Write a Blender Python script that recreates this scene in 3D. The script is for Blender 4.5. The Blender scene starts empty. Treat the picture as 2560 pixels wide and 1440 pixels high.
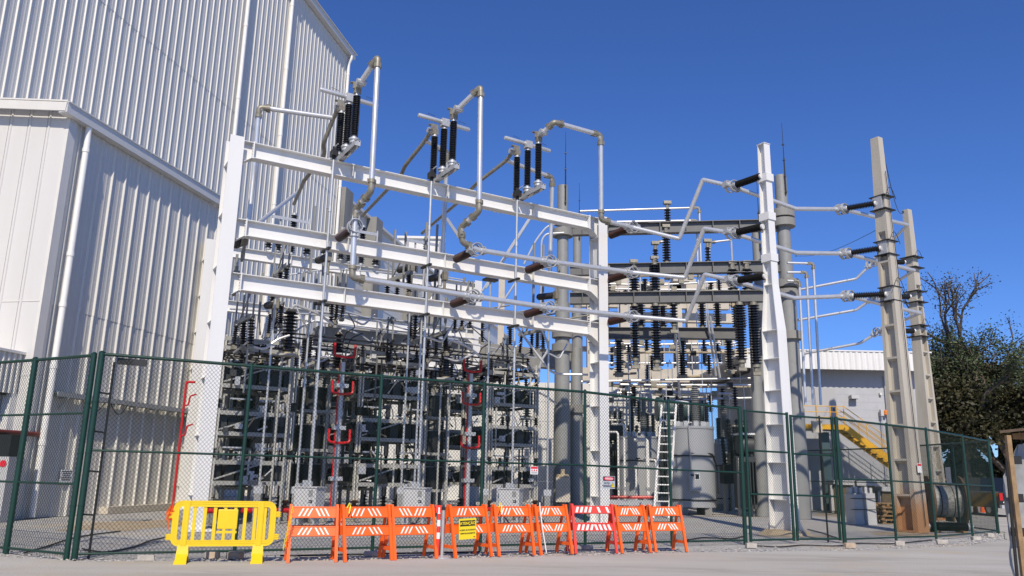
import bpy, bmesh, math, random
from math import sin, cos, tan, pi, radians, atan2, hypot, sqrt
from mathutils import Vector as Vec, Matrix
random.seed(7)
sc = bpy.context.scene

# ---------------------------------------------------------------- camera
FPX, PITCH, ROLL, EYE = 2000.0, radians(13.1), radians(1.1), 1.6
_F = Vec((0, cos(PITCH), sin(PITCH))); _R0 = Vec((1, 0, 0)); _U0 = Vec((0, -sin(PITCH), cos(PITCH)))
_R = cos(ROLL) * _R0 + sin(ROLL) * _U0; _U = -sin(ROLL) * _R0 + cos(ROLL) * _U0
CAM = Vec((0, 0, EYE))
cd = bpy.data.cameras.new('camera'); co = bpy.data.objects.new('camera', cd); sc.collection.objects.link(co)
cd.sensor_width = 36; cd.sensor_fit = 'HORIZONTAL'; cd.lens = FPX / 2560 * 36
cd.clip_start = 0.1; cd.clip_end = 5000
mw = Matrix((_R, _U, -_F)).transposed().to_4x4(); mw.translation = CAM; co.matrix_world = mw
sc.camera = co

# ---------------------------------------------------------------- light
SUN_EL, SUN_AZ = radians(41), radians(2.3)      # azimuth off straight-behind, towards +x
SD = Vec((sin(SUN_AZ) * cos(SUN_EL), -cos(SUN_AZ) * cos(SUN_EL), sin(SUN_EL)))   # direction to the sun
w = bpy.data.worlds.new('World'); sc.world = w; w.use_nodes = True
nt = w.node_tree; bg = nt.nodes['Background']; sk = nt.nodes.new('ShaderNodeTexSky')
sk.sky_type = 'NISHITA'; sk.sun_disc = False; sk.sun_elevation = SUN_EL; sk.sun_rotation = pi - SUN_AZ
sk.air_density = 1.0; sk.dust_density = 0.15; sk.ozone_density = 3.0; sk.altitude = 600
hs = nt.nodes.new('ShaderNodeVectorMath'); hs.operation = 'MULTIPLY'; hs.inputs[1].default_value = (.25, .385, .66)
nt.links.new(sk.outputs[0], hs.inputs[0]); nt.links.new(hs.outputs[0], bg.inputs[0]); bg.inputs[1].default_value = 0.15
sl = bpy.data.lights.new('sun', 'SUN'); so = bpy.data.objects.new('sun', sl); sc.collection.objects.link(so)
sl.energy = 3.25; sl.angle = radians(0.53); sl.color = (1.0, 0.90, 0.74)
so.rotation_euler = SD.to_track_quat('Z', 'Y').to_euler(); so.location = (0, 0, 40)
vs = sc.view_settings
vs.view_transform = 'Standard'; vs.look = 'None'; vs.gamma = 1; vs.use_curve_mapping = False; vs.exposure = 0.45
sc.cycles.max_bounces = 6; sc.cycles.diffuse_bounces = 3; sc.cycles.glossy_bounces = 3

# ---------------------------------------------------------------- pixels to places
def ray(u, v): return _F + (u - 1280) / FPX * _R - (v - 720) / FPX * _U
def G(u, v, z=0.0):                       # meets the level z
    d = ray(u, v); return CAM + d * ((z - EYE) / d.z)
def D(u, v, y):                           # at distance y in front
    d = ray(u, v); return CAM + d * (y / d.y)
def V(u, v, A, n):                        # meets the upright plane through A with normal n
    d = ray(u, v); return CAM + d * (n.dot(A - CAM) / n.dot(d))

# ---------------------------------------------------------------- mesh helpers
COL = sc.collection
Z = Vec((0, 0, 1))
def frame(a):
    a = a.normalized(); r = Z if abs(a.z) < .95 else Vec((0, 1, 0))
    x = a.cross(r).normalized(); return x, a.cross(x).normalized()
class MB:
    def __init__(s): s.v = []; s.f = []
    def add(s, vs, fs):
        o = len(s.v); s.v.extend(vs); s.f.extend([tuple(i + o for i in f) for f in fs]); return s
    def hexa(s, p):                       # 8 corners: bottom ring 0-3, top ring 4-7
        return s.add(p, [(3, 2, 1, 0), (4, 5, 6, 7), (0, 1, 5, 4), (1, 2, 6, 5), (2, 3, 7, 6), (3, 0, 4, 7)])
    def obox(s, c, ax, ay, az, sx, sy, sz):   # centre, axes, full sizes
        c = Vec(c); q = []
        for k in (-.5, .5):
            for i, j in ((-.5, -.5), (.5, -.5), (.5, .5), (-.5, .5)):
                q.append(c + ax * (i * sx) + ay * (j * sy) + az * (k * sz))
        return s.hexa(q)
    def box(s, c, sx, sy, sz): return s.obox(c, Vec((1, 0, 0)), Vec((0, 1, 0)), Z, sx, sy, sz)
    def bar(s, p, q, w, h, up=Z):         # w sideways, h along up
        p = Vec(p); q = Vec(q); a = (q - p); L = a.length; a.normalize()
        x = a.cross(up)
        if x.length < 1e-4: x = a.cross(Vec((0, 1, 0)))
        x.normalize(); u = x.cross(a).normalized()
        return s.obox((p + q) / 2, a, x, u, L, w, h)
    def ibeam(s, p, q, d, w, tf, tw, up=Z):
        p = Vec(p); q = Vec(q); a = (q - p).normalized(); x = a.cross(up).normalized(); u = x.cross(a).normalized()
        s.bar(p + u * (d / 2 - tf / 2), q + u * (d / 2 - tf / 2), w, tf, up)
        s.bar(p - u * (d / 2 - tf / 2), q - u * (d / 2 - tf / 2), w, tf, up)
        return s.bar(p, q, tw, d - 2 * tf - .002, up)
    def lathe(s, p, q, prof, n=10, cap=True):   # prof: (t 0..1 along p-q, radius)
        p = Vec(p); q = Vec(q); a = q - p; x, y = frame(a); vs = []; fs = []
        cs = [(cos(2 * pi * i / n), sin(2 * pi * i / n)) for i in range(n)]
        for t, r in prof:
            c = p + a * t
            for cx, cy in cs: vs.append(c + x * (cx * r) + y * (cy * r))
        m = len(prof)
        for k in range(m - 1):
            for i in range(n):
                j = (i + 1) % n; fs.append((k * n + i, k * n + j, k * n + n + j, k * n + n + i))
        if cap: fs.append(tuple(range(n - 1, -1, -1))); fs.append(tuple(range((m - 1) * n, m * n)))
        return s.add(vs, fs)
    def cyl(s, p, q, r, r2=None, n=10): return s.lathe(p, q, [(0, r), (1, r if r2 is None else r2)], n)
    def tube(s, pts, r, n=10):            # bent tube, rings carried along
        pts = [Vec(p) for p in pts]; m = len(pts); vs = []; fs = []
        x = None
        for k in range(m):
            t = (pts[min(k + 1, m - 1)] - pts[max(k - 1, 0)]).normalized()
            if x is None: x, y = frame(t)
            else:
                x = (x - t * x.dot(t)); x = x.normalized() if x.length > 1e-4 else frame(t)[0]; y = t.cross(x).normalized()
            rr = r if not isinstance(r, (list, tuple)) else r[k]
            for i in range(n):
                a = 2 * pi * i / n; vs.append(pts[k] + x * (cos(a) * rr) + y * (sin(a) * rr))
        for k in range(m - 1):
            for i in range(n):
                j = (i + 1) % n; fs.append((k * n + i, k * n + j, k * n + n + j, k * n + n + i))
        fs.append(tuple(range(n - 1, -1, -1))); fs.append(tuple(range((m - 1) * n, m * n)))
        return s.add(vs, fs)
    def prism(s, poly, off):              # closed polygon of points pushed along a vector
        n = len(poly); off = Vec(off); vs = [Vec(p) for p in poly] + [Vec(p) + off for p in poly]
        fs = [tuple(range(n - 1, -1, -1)), tuple(range(n, 2 * n))]
        fs += [(i, (i + 1) % n, n + (i + 1) % n, n + i) for i in range(n)]
        return s.add(vs, fs)
    def build(s, name, mat, parent=None, smooth=False, origin=None):
        o = parent_loc(parent) if origin is None else Vec(origin)
        me = bpy.data.meshes.new(name); me.from_pydata([(v[0] - o.x, v[1] - o.y, v[2] - o.z) for v in s.v], [], s.f)
        bm = bmesh.new(); bm.from_mesh(me); bmesh.ops.recalc_face_normals(bm, faces=bm.faces); bm.to_mesh(me); bm.free()
        me.materials.append(mat)
        if smooth:
            me.polygons.foreach_set('use_smooth', [True] * len(me.polygons))
            try: me.set_sharp_from_angle(angle=radians(42))
            except Exception: pass
        ob = bpy.data.objects.new(name, me); COL.objects.link(ob)
        if parent is not None: ob.parent = parent
        else: ob.location = o
        return ob
def parent_loc(p):
    l = Vec((0, 0, 0))
    while p is not None: l += p.location; p = p.parent
    return l
def fillet(pts, r=.18, k=4):              # rounds the inner corners of a path
    pts = [Vec(p) for p in pts]; out = [pts[0]]
    for i in range(1, len(pts) - 1):
        a, b, c = pts[i - 1], pts[i], pts[i + 1]
        d1 = (a - b); d2 = (c - b); L = min(r, d1.length * .45, d2.length * .45)
        p, q = b + d1.normalized() * L, b + d2.normalized() * L
        for j in range(k + 1):
            t = j / k; out.append(p * (1 - t) ** 2 + b * (2 * t * (1 - t)) + q * t * t)
    out.append(pts[-1]); return out
def tag(o, label=None, cat=None, group=None, kind=None):
    if label: o['label'] = label
    if cat: o['category'] = cat
    if group: o['group'] = group
    if kind: o['kind'] = kind
    return o
def thing(name, loc, label, cat, group=None):
    o = bpy.data.objects.new(name, None); o.empty_display_size = .2; COL.objects.link(o); o.location = Vec(loc)
    return tag(o, label, cat, group)
def copy_tree(o, loc=None, parent=None, rotz=None):
    c = o.copy(); COL.objects.link(c); c.parent = parent
    if loc is not None: c.location = Vec(loc)
    if rotz is not None: c.rotation_euler = (0, 0, rotz)
    for ch in [x for x in kids.get(o.name, [])]: copy_tree(ch, None, c)
    return c
kids = {}
def index_kids(o):
    kids[o.name] = [c for c in bpy.data.objects if c.parent == o]
    for c in kids[o.name]: index_kids(c)
def struct(mb, name, mat, smooth=False):
    o = mb.build(name, mat, smooth=smooth); o['kind'] = 'structure'; return o
def solid(mb, name, mat, label, cat, group=None, origin=None, smooth=False):
    o = mb.build(name, mat, origin=origin, smooth=smooth); return tag(o, label, cat, group)

# ---------------------------------------------------------------- materials
M = {}
def mat(name, col, rough=.6, metal=0., var=.0, vscale=6., bump=0., bscale=40., dirt=None, dscale=2., dlo=.5, dhi=.7, coat=0., spec=.5, streak=False):
    m = bpy.data.materials.new(name); m.use_nodes = True; t = m.node_tree; b = t.nodes['Principled BSDF']
    b.inputs['Roughness'].default_value = rough; b.inputs['Metallic'].default_value = metal
    b.inputs['Specular IOR Level'].default_value = spec
    if coat: b.inputs['Coat Weight'].default_value = coat
    c4 = (*col, 1); b.inputs['Base Color'].default_value = c4
    tc = t.nodes.new('ShaderNodeTexCoord'); geo = t.nodes.new('ShaderNodeNewGeometry')
    src = geo.outputs['Position']
    def noise(scale, detail=5, s=src, sc3=None):
        n = t.nodes.new('ShaderNodeTexNoise'); n.inputs['Scale'].default_value = scale; n.inputs['Detail'].default_value = detail
        if sc3:
            mp = t.nodes.new('ShaderNodeMapping'); mp.inputs['Scale'].default_value = sc3
            t.links.new(s, mp.inputs[0]); s = mp.outputs[0]
        t.links.new(s, n.inputs['Vector']); return n.outputs['Fac']
    out = None
    if var:
        r = t.nodes.new('ShaderNodeMapRange'); r.inputs[1].default_value = .3; r.inputs[2].default_value = .7
        r.inputs[3].default_value = 1 - var; r.inputs[4].default_value = 1 + var
        t.links.new(noise(vscale, 6, sc3=(1, 1, .15) if streak else None), r.inputs[0])
        mx = t.nodes.new('ShaderNodeVectorMath'); mx.operation = 'SCALE'; mx.inputs[0].default_value = col
        t.links.new(r.outputs[0], mx.inputs['Scale']); out = mx.outputs[0]
    if dirt:
        r = t.nodes.new('ShaderNodeMapRange'); r.inputs[1].default_value = dlo; r.inputs[2].default_value = dhi
        t.links.new(noise(dscale, 8, sc3=(1, 1, .2) if streak else None), r.inputs[0])
        mx = t.nodes.new('ShaderNodeMix'); mx.data_type = 'RGBA'; t.links.new(r.outputs[0], mx.inputs[0])
        if out: t.links.new(out, mx.inputs[6])
        else: mx.inputs[6].default_value = c4
        mx.inputs[7].default_value = (*dirt, 1); out = mx.outputs[2]
    if out: t.links.new(out, b.inputs['Base Color'])
    if bump:
        bp = t.nodes.new('ShaderNodeBump'); bp.inputs['Strength'].default_value = bump; bp.inputs['Distance'].default_value = .02
        t.links.new(noise(bscale, 4), bp.inputs['Height']); t.links.new(bp.outputs[0], b.inputs['Normal'])
    M[name] = m; return m
mat('white_paint', (.74, .735, .72), .42, var=.03, vscale=1.5, dirt=(.62, .60, .55), dscale=1.3, dlo=.62, dhi=.85, streak=True)
mat('cladding', (.66, .64, .59), .45, var=.03, vscale=.7, streak=True)
mat('cladding_annex', (.66, .64, .59), .45, var=.03, vscale=.7, streak=True)
mat('panel_white', (.62, .61, .60), .45, var=.03, vscale=1.5, streak=True)
mat('trim_white', (.66, .65, .62), .45, var=.03, vscale=2)
mat('pipe_white', (.80, .79, .76), .4, var=.03, vscale=3)
mat('aluminium', (.66, .67, .68), .36, metal=.55, var=.06, vscale=5)
mat('galvanised', (.50, .51, .52), .48, metal=.45, var=.12, vscale=14)
mat('fitting', (.27, .25, .20), .5, metal=.4, var=.2, vscale=9)
mat('rod_steel', (.55, .56, .56), .4, metal=.5, var=.08, vscale=8)
mat('black_polymer', (.012, .012, .013), .38)
mat('brown_porcelain', (.045, .018, .013), .28, coat=.3)
mat('dark_porcelain', (.014, .012, .011), .3, coat=.3)
mat('beige_cap', (.40, .33, .22), .7, var=.15, vscale=12)
mat('grey_paint', (.255, .26, .255), .5, var=.07, vscale=3, dirt=(.2, .19, .17), dscale=3, dlo=.6, dhi=.8)
mat('grey_beam', (.13, .13, .128), .5, var=.08, vscale=3)
mat('rack_steel', (.33, .33, .31), .55, var=.10, vscale=5)
mat('rack_post', (.50, .49, .45), .55, var=.10, vscale=5)
mat('can_dark', (.012, .0125, .014), .5, var=.2, vscale=3)
mat('can_grey', (.045, .047, .05), .5, var=.1, vscale=3)
mat('box_grey', (.50, .50, .50), .5, var=.03, vscale=4)
mat('tank_grey', (.36, .37, .385), .45, var=.04, vscale=2, dirt=(.33, .32, .30), dscale=2, dlo=.6, dhi=.8, streak=True)
mat('concrete_grey', (.25, .245, .23), .85, var=.12, vscale=2, bump=.25, bscale=20, dirt=(.17, .165, .15), dscale=1.2, dlo=.5, dhi=.8, streak=True)
mat('concrete_pole', (.46, .425, .36), .85, var=.08, vscale=3, bump=.2, bscale=25, dirt=(.36, .32, .26), dscale=2, dlo=.5, dhi=.8, streak=True)
mat('concrete_beige', (.52, .47, .39), .85, var=.08, vscale=2, bump=.15, bscale=25)
mat('green_paint', (.006, .038, .026), .4, var=.12, vscale=6)
mat('green_wire', (.006, .022, .016), .5)
mat('grey_wire', (.10, .105, .11), .5, metal=.2)
mat('orange_plastic', (.92, .135, .012), .45, var=.05, vscale=5, dirt=(.66, .13, .04), dscale=6, dlo=.6, dhi=.85)
mat('red_plastic', (.72, .045, .028), .45, var=.06, vscale=5, dirt=(.5, .06, .05), dscale=6, dlo=.6, dhi=.85)
mat('yellow_plastic', (.80, .56, .012), .42, var=.04, vscale=5, dirt=(.62, .45, .03), dscale=5, dlo=.62, dhi=.85)
mat('white_tape', (.86, .80, .76), .5, var=.04, vscale=20)
mat('red_paint', (.55, .012, .016), .4, var=.08, vscale=7)
mat('dark_red_pipe', (.16, .015, .012), .5, var=.15)
mat('yellow_paint', (.72, .38, .012), .45, var=.05)
mat('sign_yellow', (.85, .66, .02), .4)
mat('sign_black', (.012, .012, .012), .4)
mat('sign_white', (.8, .8, .8), .4)
mat('sign_red', (.68, .02, .04), .4)
mat('sign_grey', (.42, .47, .53), .45)
mat('amber', (.75, .22, .01), .3)
mat('black_rubber', (.016, .016, .017), .6)
mat('dark_metal', (.03, .03, .03), .45, metal=.3)
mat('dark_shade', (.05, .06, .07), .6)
mat('wood', (.28, .18, .09), .75, var=.25, vscale=9, bump=.2, bscale=60)
mat('wood_dark', (.10, .065, .04), .8, var=.3, vscale=8)
mat('film', (.28, .28, .275), .3, var=.25, vscale=5, bump=.6, bscale=7)
mat('brick', (.42, .33, .24), .9, var=.2, vscale=6, bump=.3, bscale=30)
mat('stone', (.45, .42, .37), .9, var=.2, vscale=6, bump=.3, bscale=30)
mat('building_grey', (.42, .43, .455), .75, var=.03, vscale=3)
mat('door_grey', (.40, .40, .41), .6)
mat('door_brown', (.13, .095, .05), .7, var=.1)
mat('teal_post', (.05, .09, .10), .5)
mat('bark', (.11, .09, .07), .9, var=.3, vscale=4, bump=.4, bscale=20)
mat('leaf_olive', (.045, .042, .014), .6, var=.35, vscale=.8)
mat('leaf_dark', (.018, .022, .008), .6, var=.4, vscale=.6)
mat('leaf_light', (.055, .08, .028), .6, var=.3, vscale=.9)
mat('car_black', (.01, .01, .011), .25, coat=.6)
mat('glass_dark', (.01, .012, .015), .08)
mat('tail_red', (.5, .01, .01), .2)
mat('wire_coil', (.52, .52, .51), .42, metal=.4, var=.2, vscale=12)
mat('pale_wall', (.66, .655, .635), .8, var=.05, vscale=1.5)
# ---------------------------------------------------------------- ground
def ground_mat(name, cols, scales, bump, bscale, rough=.9, stretch=None):
    m = bpy.data.materials.new(name); m.use_nodes = True; t = m.node_tree; b = t.nodes['Principled BSDF']
    b.inputs['Roughness'].default_value = rough; b.inputs['Specular IOR Level'].default_value = .25
    g = t.nodes.new('ShaderNodeNewGeometry'); mp = t.nodes.new('ShaderNodeMapping'); t.links.new(g.outputs['Position'], mp.inputs[0])
    if stretch: mp.inputs['Rotation'].default_value = (0, 0, radians(stretch[0])); mp.inputs['Scale'].default_value = stretch[1]
    prev = None
    for k, (col, sc_, lo, hi) in enumerate(zip(cols[1:], scales, [.45, .48, .55], [.62, .75, .7])):
        n = t.nodes.new('ShaderNodeTexNoise'); n.inputs['Scale'].default_value = sc_; n.inputs['Detail'].default_value = 8; n.inputs['Roughness'].default_value = .62
        t.links.new(mp.outputs[0] if k != 2 else g.outputs['Position'], n.inputs['Vector'])
        r = t.nodes.new('ShaderNodeMapRange'); r.inputs[1].default_value = lo; r.inputs[2].default_value = hi; t.links.new(n.outputs['Fac'], r.inputs[0])
        mx = t.nodes.new('ShaderNodeMix'); mx.data_type = 'RGBA'; t.links.new(r.outputs[0], mx.inputs[0])
        if prev is None: mx.inputs[6].default_value = (*cols[0], 1)
        else: t.links.new(prev, mx.inputs[6])
        mx.inputs[7].default_value = (*col, 1); prev = mx.outputs[2]
    t.links.new(prev, b.inputs['Base Color'])
    v = t.nodes.new('ShaderNodeTexVoronoi'); v.inputs['Scale'].default_value = bscale; t.links.new(g.outputs['Position'], v.inputs['Vector'])
    bp = t.nodes.new('ShaderNodeBump'); bp.inputs['Strength'].default_value = bump; bp.inputs['Distance'].default_value = .03
    t.links.new(v.outputs['Distance'], bp.inputs['Height']); t.links.new(bp.outputs[0], b.inputs['Normal'])
    return m
M['gravel'] = ground_mat('gravel', [(.50, .485, .465), (.30, .295, .285), (.58, .55, .50), (.55, .46, .33)], [22, 1.6, .35], .8, 34)
M['road'] = ground_mat('road', [(.46, .435, .39), (.36, .335, .295), (.56, .54, .50), (.47, .40, .29)], [1.1, .55, .25], .25, 22, .8, stretch=(-14, (.35, 1.5, 1)))
M['dirt'] = ground_mat('dirt', [(.42, .34, .23), (.36, .27, .17), (.45, .40, .32), (.48, .38, .25)], [5, 1.5, .5], .5, 30)
mb = MB(); mb.add([Vec((-900, -300, -.012)), Vec((900, -300, -.012)), Vec((900, 2500, -.012)), Vec((-900, 2500, -.012))], [(0, 1, 2, 3)])
struct(mb, 'ground', M['gravel'])
# concrete road in front; its yard-side edge follows the fence
edge = [(-40, 21.5), (-14, 16.8), (-9.29, 14.9), (-7.33, 14.25), (-4.04, 14.85), (.26, 16.4), (4.32, 18.25), (8.15, 19.45), (11.5, 21.3), (14.35, 24.0), (16.6, 27.8), (18.2, 34), (19.2, 60), (20, 120)]
random.seed(3)
fine = []
for a, b in zip(edge[:-1], edge[1:]):
    k = max(1, int(hypot(b[0] - a[0], b[1] - a[1]) / .35))
    for i in range(k):
        t = i / k; fine.append((a[0] + (b[0] - a[0]) * t + random.uniform(-.03, .03), a[1] + (b[1] - a[1]) * t + random.uniform(-.05, .05)))
fine.append(edge[-1])
mb = MB(); n = len(fine); top = [Vec((x, y, .028)) for x, y in fine]; low = [Vec((x, y, -.03)) for x, y in fine]
far = [Vec((120, 120, .028)), Vec((120, -60, .028)), Vec((-60, -60, .028)), Vec((-60, 21.5, .028))]
mb.add(top + far, [tuple(range(n + 4))]); mb.add(top + low, [(i, i + 1, n + i + 1, n + i) for i in range(n - 1)])
struct(mb, 'road', M['road'])
# pebbles heaped along the road edge and loose stones in the yard (uncountable)
mb = MB(); random.seed(11)
def pebble(mb, x, y, z, r):
    a = random.uniform(0, 6.3); p = []
    for k in range(4): p.append(Vec((x + cos(a + k * 1.57) * r * random.uniform(.7, 1.2), y + sin(a + k * 1.57) * r * random.uniform(.7, 1.2), z + r * random.uniform(-.1, .2))))
    p.append(Vec((x, y, z + r * random.uniform(.5, .8)))); p.append(Vec((x, y, z - r * .4)))
    mb.add(p, [(0, 1, 4), (1, 2, 4), (2, 3, 4), (3, 0, 4), (1, 0, 5), (2, 1, 5), (3, 2, 5), (0, 3, 5)])
for i in range(9000):
    k = random.randrange(4, n - 60); x, y = fine[k]
    pebble(mb, x + random.uniform(-.3, .3), y + abs(random.gauss(0, .5)) - .05, .012, random.uniform(.012, .04))
for i in range(7000):
    k = random.randrange(4, n - 90); x, y = fine[k]
    pebble(mb, x + random.uniform(-.6, .6), y + random.uniform(.2, 9), 0.0, random.uniform(.012, .032))
tag(mb.build('loose_gravel', M['gravel']), 'loose grey gravel scattered between the fence and the concrete road', 'gravel', kind='stuff')
# sandy patches in the yard
def patch(u, v, rx, ry, seed, name='dirt_patch'):
    random.seed(seed); c = G(u, v); mb = MB(); pts = []
    for i in range(26):
        a = 2 * pi * i / 26; q = random.uniform(.7, 1.1); pts.append(Vec((c.x + cos(a) * rx * q, c.y + sin(a) * ry * q, -.006)))
    mb.add(pts, [tuple(range(26))]); struct(mb, name, M['dirt'])
patch(330, 1312, 1.5, 2.6, 1); patch(1975, 1338, 1.1, .9, 2); patch(2275, 1335, 1.5, 1.0, 4); patch(2140, 1290, 2.2, 1.6, 5)
mb = MB(); c = G(330, 1300); mb.box((c.x, c.y, .004), .95, .7, .02)
solid(mb, 'manhole_cover', M['grey_paint'], 'flat grey metal drain cover on the sandy patch by the annex wall', 'drain cover', origin=(c.x, c.y, 0))
# ---------------------------------------------------------------- white clad buildings on the left
WA = radians(11.2); wd = Vec((sin(WA), cos(WA), 0)); wn = Vec((cos(WA), -sin(WA), 0))   # along the wall, and out of it
def rib_sheet(L, H, pitch, rib_w, rib_h, top_w, minor=True):
    """one cladding sheet with upright trapezoid ribs; local x along the wall, y out, z up"""
    prof = []; k = int(round(L / pitch))
    for i in range(k):
        x = i * pitch
        prof += [(x, 0), (x + rib_w * .5 - top_w * .5, rib_h), (x + rib_w * .5 + top_w * .5, rib_h), (x + rib_w, 0)]
        if minor:
            r = pitch - rib_w
            for f in (.28, .62): prof += [(x + rib_w + r * f, 0), (x + rib_w + r * f + .02, .007), (x + rib_w + r * f + .07, .007), (x + rib_w + r * f + .09, 0)]
    prof.append((L, 0))
    vs = []; fs = []
    for x, y in prof: vs += [Vec((x, y, 0)), Vec((x, y, H))]
    for i in range(len(prof) - 1): fs.append((2 * i, 2 * i + 2, 2 * i + 3, 2 * i + 1))
    return vs, fs
def clad(root, A, d, n, L0, L1, tiers, pitch, per, m, name='cladding_sheet', rib=(.11, .055, .035), minor=True):
    """line a wall with sheets; A is the foot of the wall at L=0, tiers are (z0, z1, extra offset)"""
    sw = pitch * per
    for z0, z1, off in tiers:
        vs, fs = rib_sheet(sw, z1 - z0, pitch, rib[0], rib[1], rib[2], minor)
        me = bpy.data.meshes.new(name); me.from_pydata([tuple(v) for v in vs], [], fs); me.materials.append(m)
        k = 0; x = L0
        while x < L1 - .01:
            o = bpy.data.objects.new(name, me); COL.objects.link(o); o.parent = root
            p = A + d * x + n * off - root.location; p.z = z0
            o.matrix_local = Matrix(((d.x, n.x, 0, p.x), (d.y, n.y, 0, p.y), (0, 0, 1, p.z), (0, 0, 0, 1)))
            x += sw; k += 1
FOOT = G(78, 1297)                           # foot of the annex downpipe
annexA = FOOT - wn * .22
EAVE = V(205, 318, annexA, wn).z
# --- annex
e0 = -0.75; e1 = V(548, 700, annexA, wn); e1 = (e1 - annexA).dot(wd)
annex = thing('annex_building', annexA, 'low white ribbed-metal annex with sloping gutter in front of the tall hall', 'building')
BACK = 7.0                                   # annex depth back to the hall wall
def wl(x, o, z): return annexA + wd * x + wn * o + Z * z
mb = MB(); sl = .11
mb.hexa([wl(e0, -BACK, 0), wl(e0, -.02, 0), wl(e1, -.02, 0), wl(e1, -BACK, 0), wl(e0, -BACK, EAVE + BACK * sl), wl(e0, -.02, EAVE), wl(e1, -.02, EAVE), wl(e1, -BACK, EAVE + BACK * sl)])
mb.build('core', M['trim_white'], annex)
clad(annex, annexA, wd, wn, e0 + .32, e1, [(0, EAVE - 6.2, 0), (EAVE - 6.22, EAVE, .012)], .68, 2, M['cladding_annex'], rib=(.11, .058, .034))
# front face: flat lit panels with thin raised seams
fd = -wn; fn = -wd
x = 0.0; k = 0
while x < 6.9:
    mb = MB(); a = wl(e0, -x, 0); b = wl(e0, -x - .728, 0)
    z0, z1 = 0, EAVE + x * sl + .36; z1b = EAVE + (x + .728) * sl + .36
    mb.hexa([a, b, b + fn * .03, a + fn * .03, a + Z * z1, b + Z * z1b, b + Z * z1b + fn * .03, a + Z * z1 + fn * .03])
    a = wl(e0, -x - .60, 0) + fn * .03
    mb.hexa([a, a + fd * .07, a + fd * .055 + fn * .035, a + fd * .015 + fn * .035] + [p + Z * z1 for p in (a, a + fd * .07, a + fd * .055 + fn * .035, a + fd * .015 + fn * .035)])
    mb.build('front_panel', M['panel_white'], annex); x += .748
for zz in (4.3, EAVE - 6.2):
    mb = MB(); mb.bar(wl(e0, .03, zz) + fn * .036, wl(e0, -6.9, zz) + fn * .036, .02, .035); mb.build('lap_joint', M['trim_white'], annex)
mb = MB(); mb.obox(wl(e0 + .14, .055, EAVE / 2), wd, wn, Z, .34, .11, EAVE); mb.build('corner_trim', M['trim_white'], annex)
mb = MB(); mb.obox(wl(e0 + .6, .03, EAVE / 2), wd, wn, Z, .04, .05, EAVE); mb.build('corner_trim', M['trim_white'], annex)
g0, g1 = e0 - .45, e1 + .4
mb = MB()                                    # box gutter with lip
mb.obox(wl((g0 + g1) / 2, .17, EAVE + .02), wd, wn, Z, g1 - g0, .30, .03)
mb.obox(wl((g0 + g1) / 2, .31, EAVE + .20), wd, wn, Z, g1 - g0, .03, .38)
mb.obox(wl((g0 + g1) / 2, .335, EAVE + .38), wd, wn, Z, g1 - g0, .06, .03)
mb.obox(wl(g0, .17, EAVE + .2), wd, wn, Z, .03, .28, .36)
mb.build('gutter', M['trim_white'], annex)
mb = MB(); mb.hexa([wl(g0, .30, EAVE + .40), wl(g1, .30, EAVE + .40), wl(g1, -BACK, EAVE + .42 + BACK * sl), wl(g0, -BACK, EAVE + .42 + BACK * sl)] + [p + Z * .05 for p in (wl(g0, .30, EAVE + .40), wl(g1, .30, EAVE + .40), wl(g1, -BACK, EAVE + .42 + BACK * sl), wl(g0, -BACK, EAVE + .42 + BACK * sl))])
mb.build('roof', M['trim_white'], annex)
mb = MB(); a = wl(g0 - .02, .3, EAVE + .2); b = wl(g0 - .02, -BACK, EAVE + .22 + BACK * sl); mb.bar(a, b, .05, .3); mb.build('verge_trim', M['trim_white'], annex)
dp = MB(); q = FOOT - annexA; xq = q.dot(wd)
dp.tube(fillet([wl(xq, .22, .05), wl(xq, .22, EAVE - .55), wl(xq, .2, EAVE - .2), wl(xq, .2, EAVE)], .15), .105, 12)
pipe = dp.build('downpipe', M['pipe_white'], annex, True)
for zz in (2.2, 4.6, 6.6, 8.3, EAVE - .9):
    mb = MB(); mb.cyl(wl(xq, .22, zz), wl(xq, .22, zz + .14), .122, n=12); mb.build('pipe_socket', M['pipe_white'], pipe, True)
# plinth and cable tray on brackets along the side wall
mb = MB(); mb.obox(wl(e1 - 3.2, .18, .12), wd, wn, Z, 5.4, .36, .24); mb.build('plinth', M['concrete_beige'], annex)
tz = V(330, 1012, annexA, wn).z; tx0 = (V(120, 990, annexA, wn) - annexA).dot(wd); tx1 = e1 - .3
tray = thing('cable_tray', wl(tx0, .1, tz), 'galvanised cable tray on brackets along the ribbed annex side wall', 'cable tray')
for o in (.10, .34): mb = MB(); mb.obox(wl((tx0 + tx1) / 2, o, tz), wd, wn, Z, tx1 - tx0, .03, .16); mb.build('side_rail', M['galvanised'], tray)
mb = MB(); mb.obox(wl((tx0 + tx1) / 2, .22, tz + .05), wd, wn, Z, tx1 - tx0, .21, .012); mb.build('tray_cover', M['galvanised'], tray)
x = tx0 + .5
while x < tx1:
    mb = MB(); mb.bar(wl(x, .0, tz - .1), wl(x, .36, tz - .1), .05, .05); mb.bar(wl(x, .03, tz - .45), wl(x, .32, tz - .12), .04, .04); mb.build('bracket', M['galvanised'], tray); x += 1.15
for k in range(2):
    mb = MB(); xx = tx0 + 1.4 + k * 1.2
    mb.tube([wl(xx + t * .9, .3, tz - .08 - .35 * sin(pi * t)) for t in [i / 8 for i in range(9)]], .016, 6); mb.build('hanging_cable', M['black_rubber'], tray)
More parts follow.
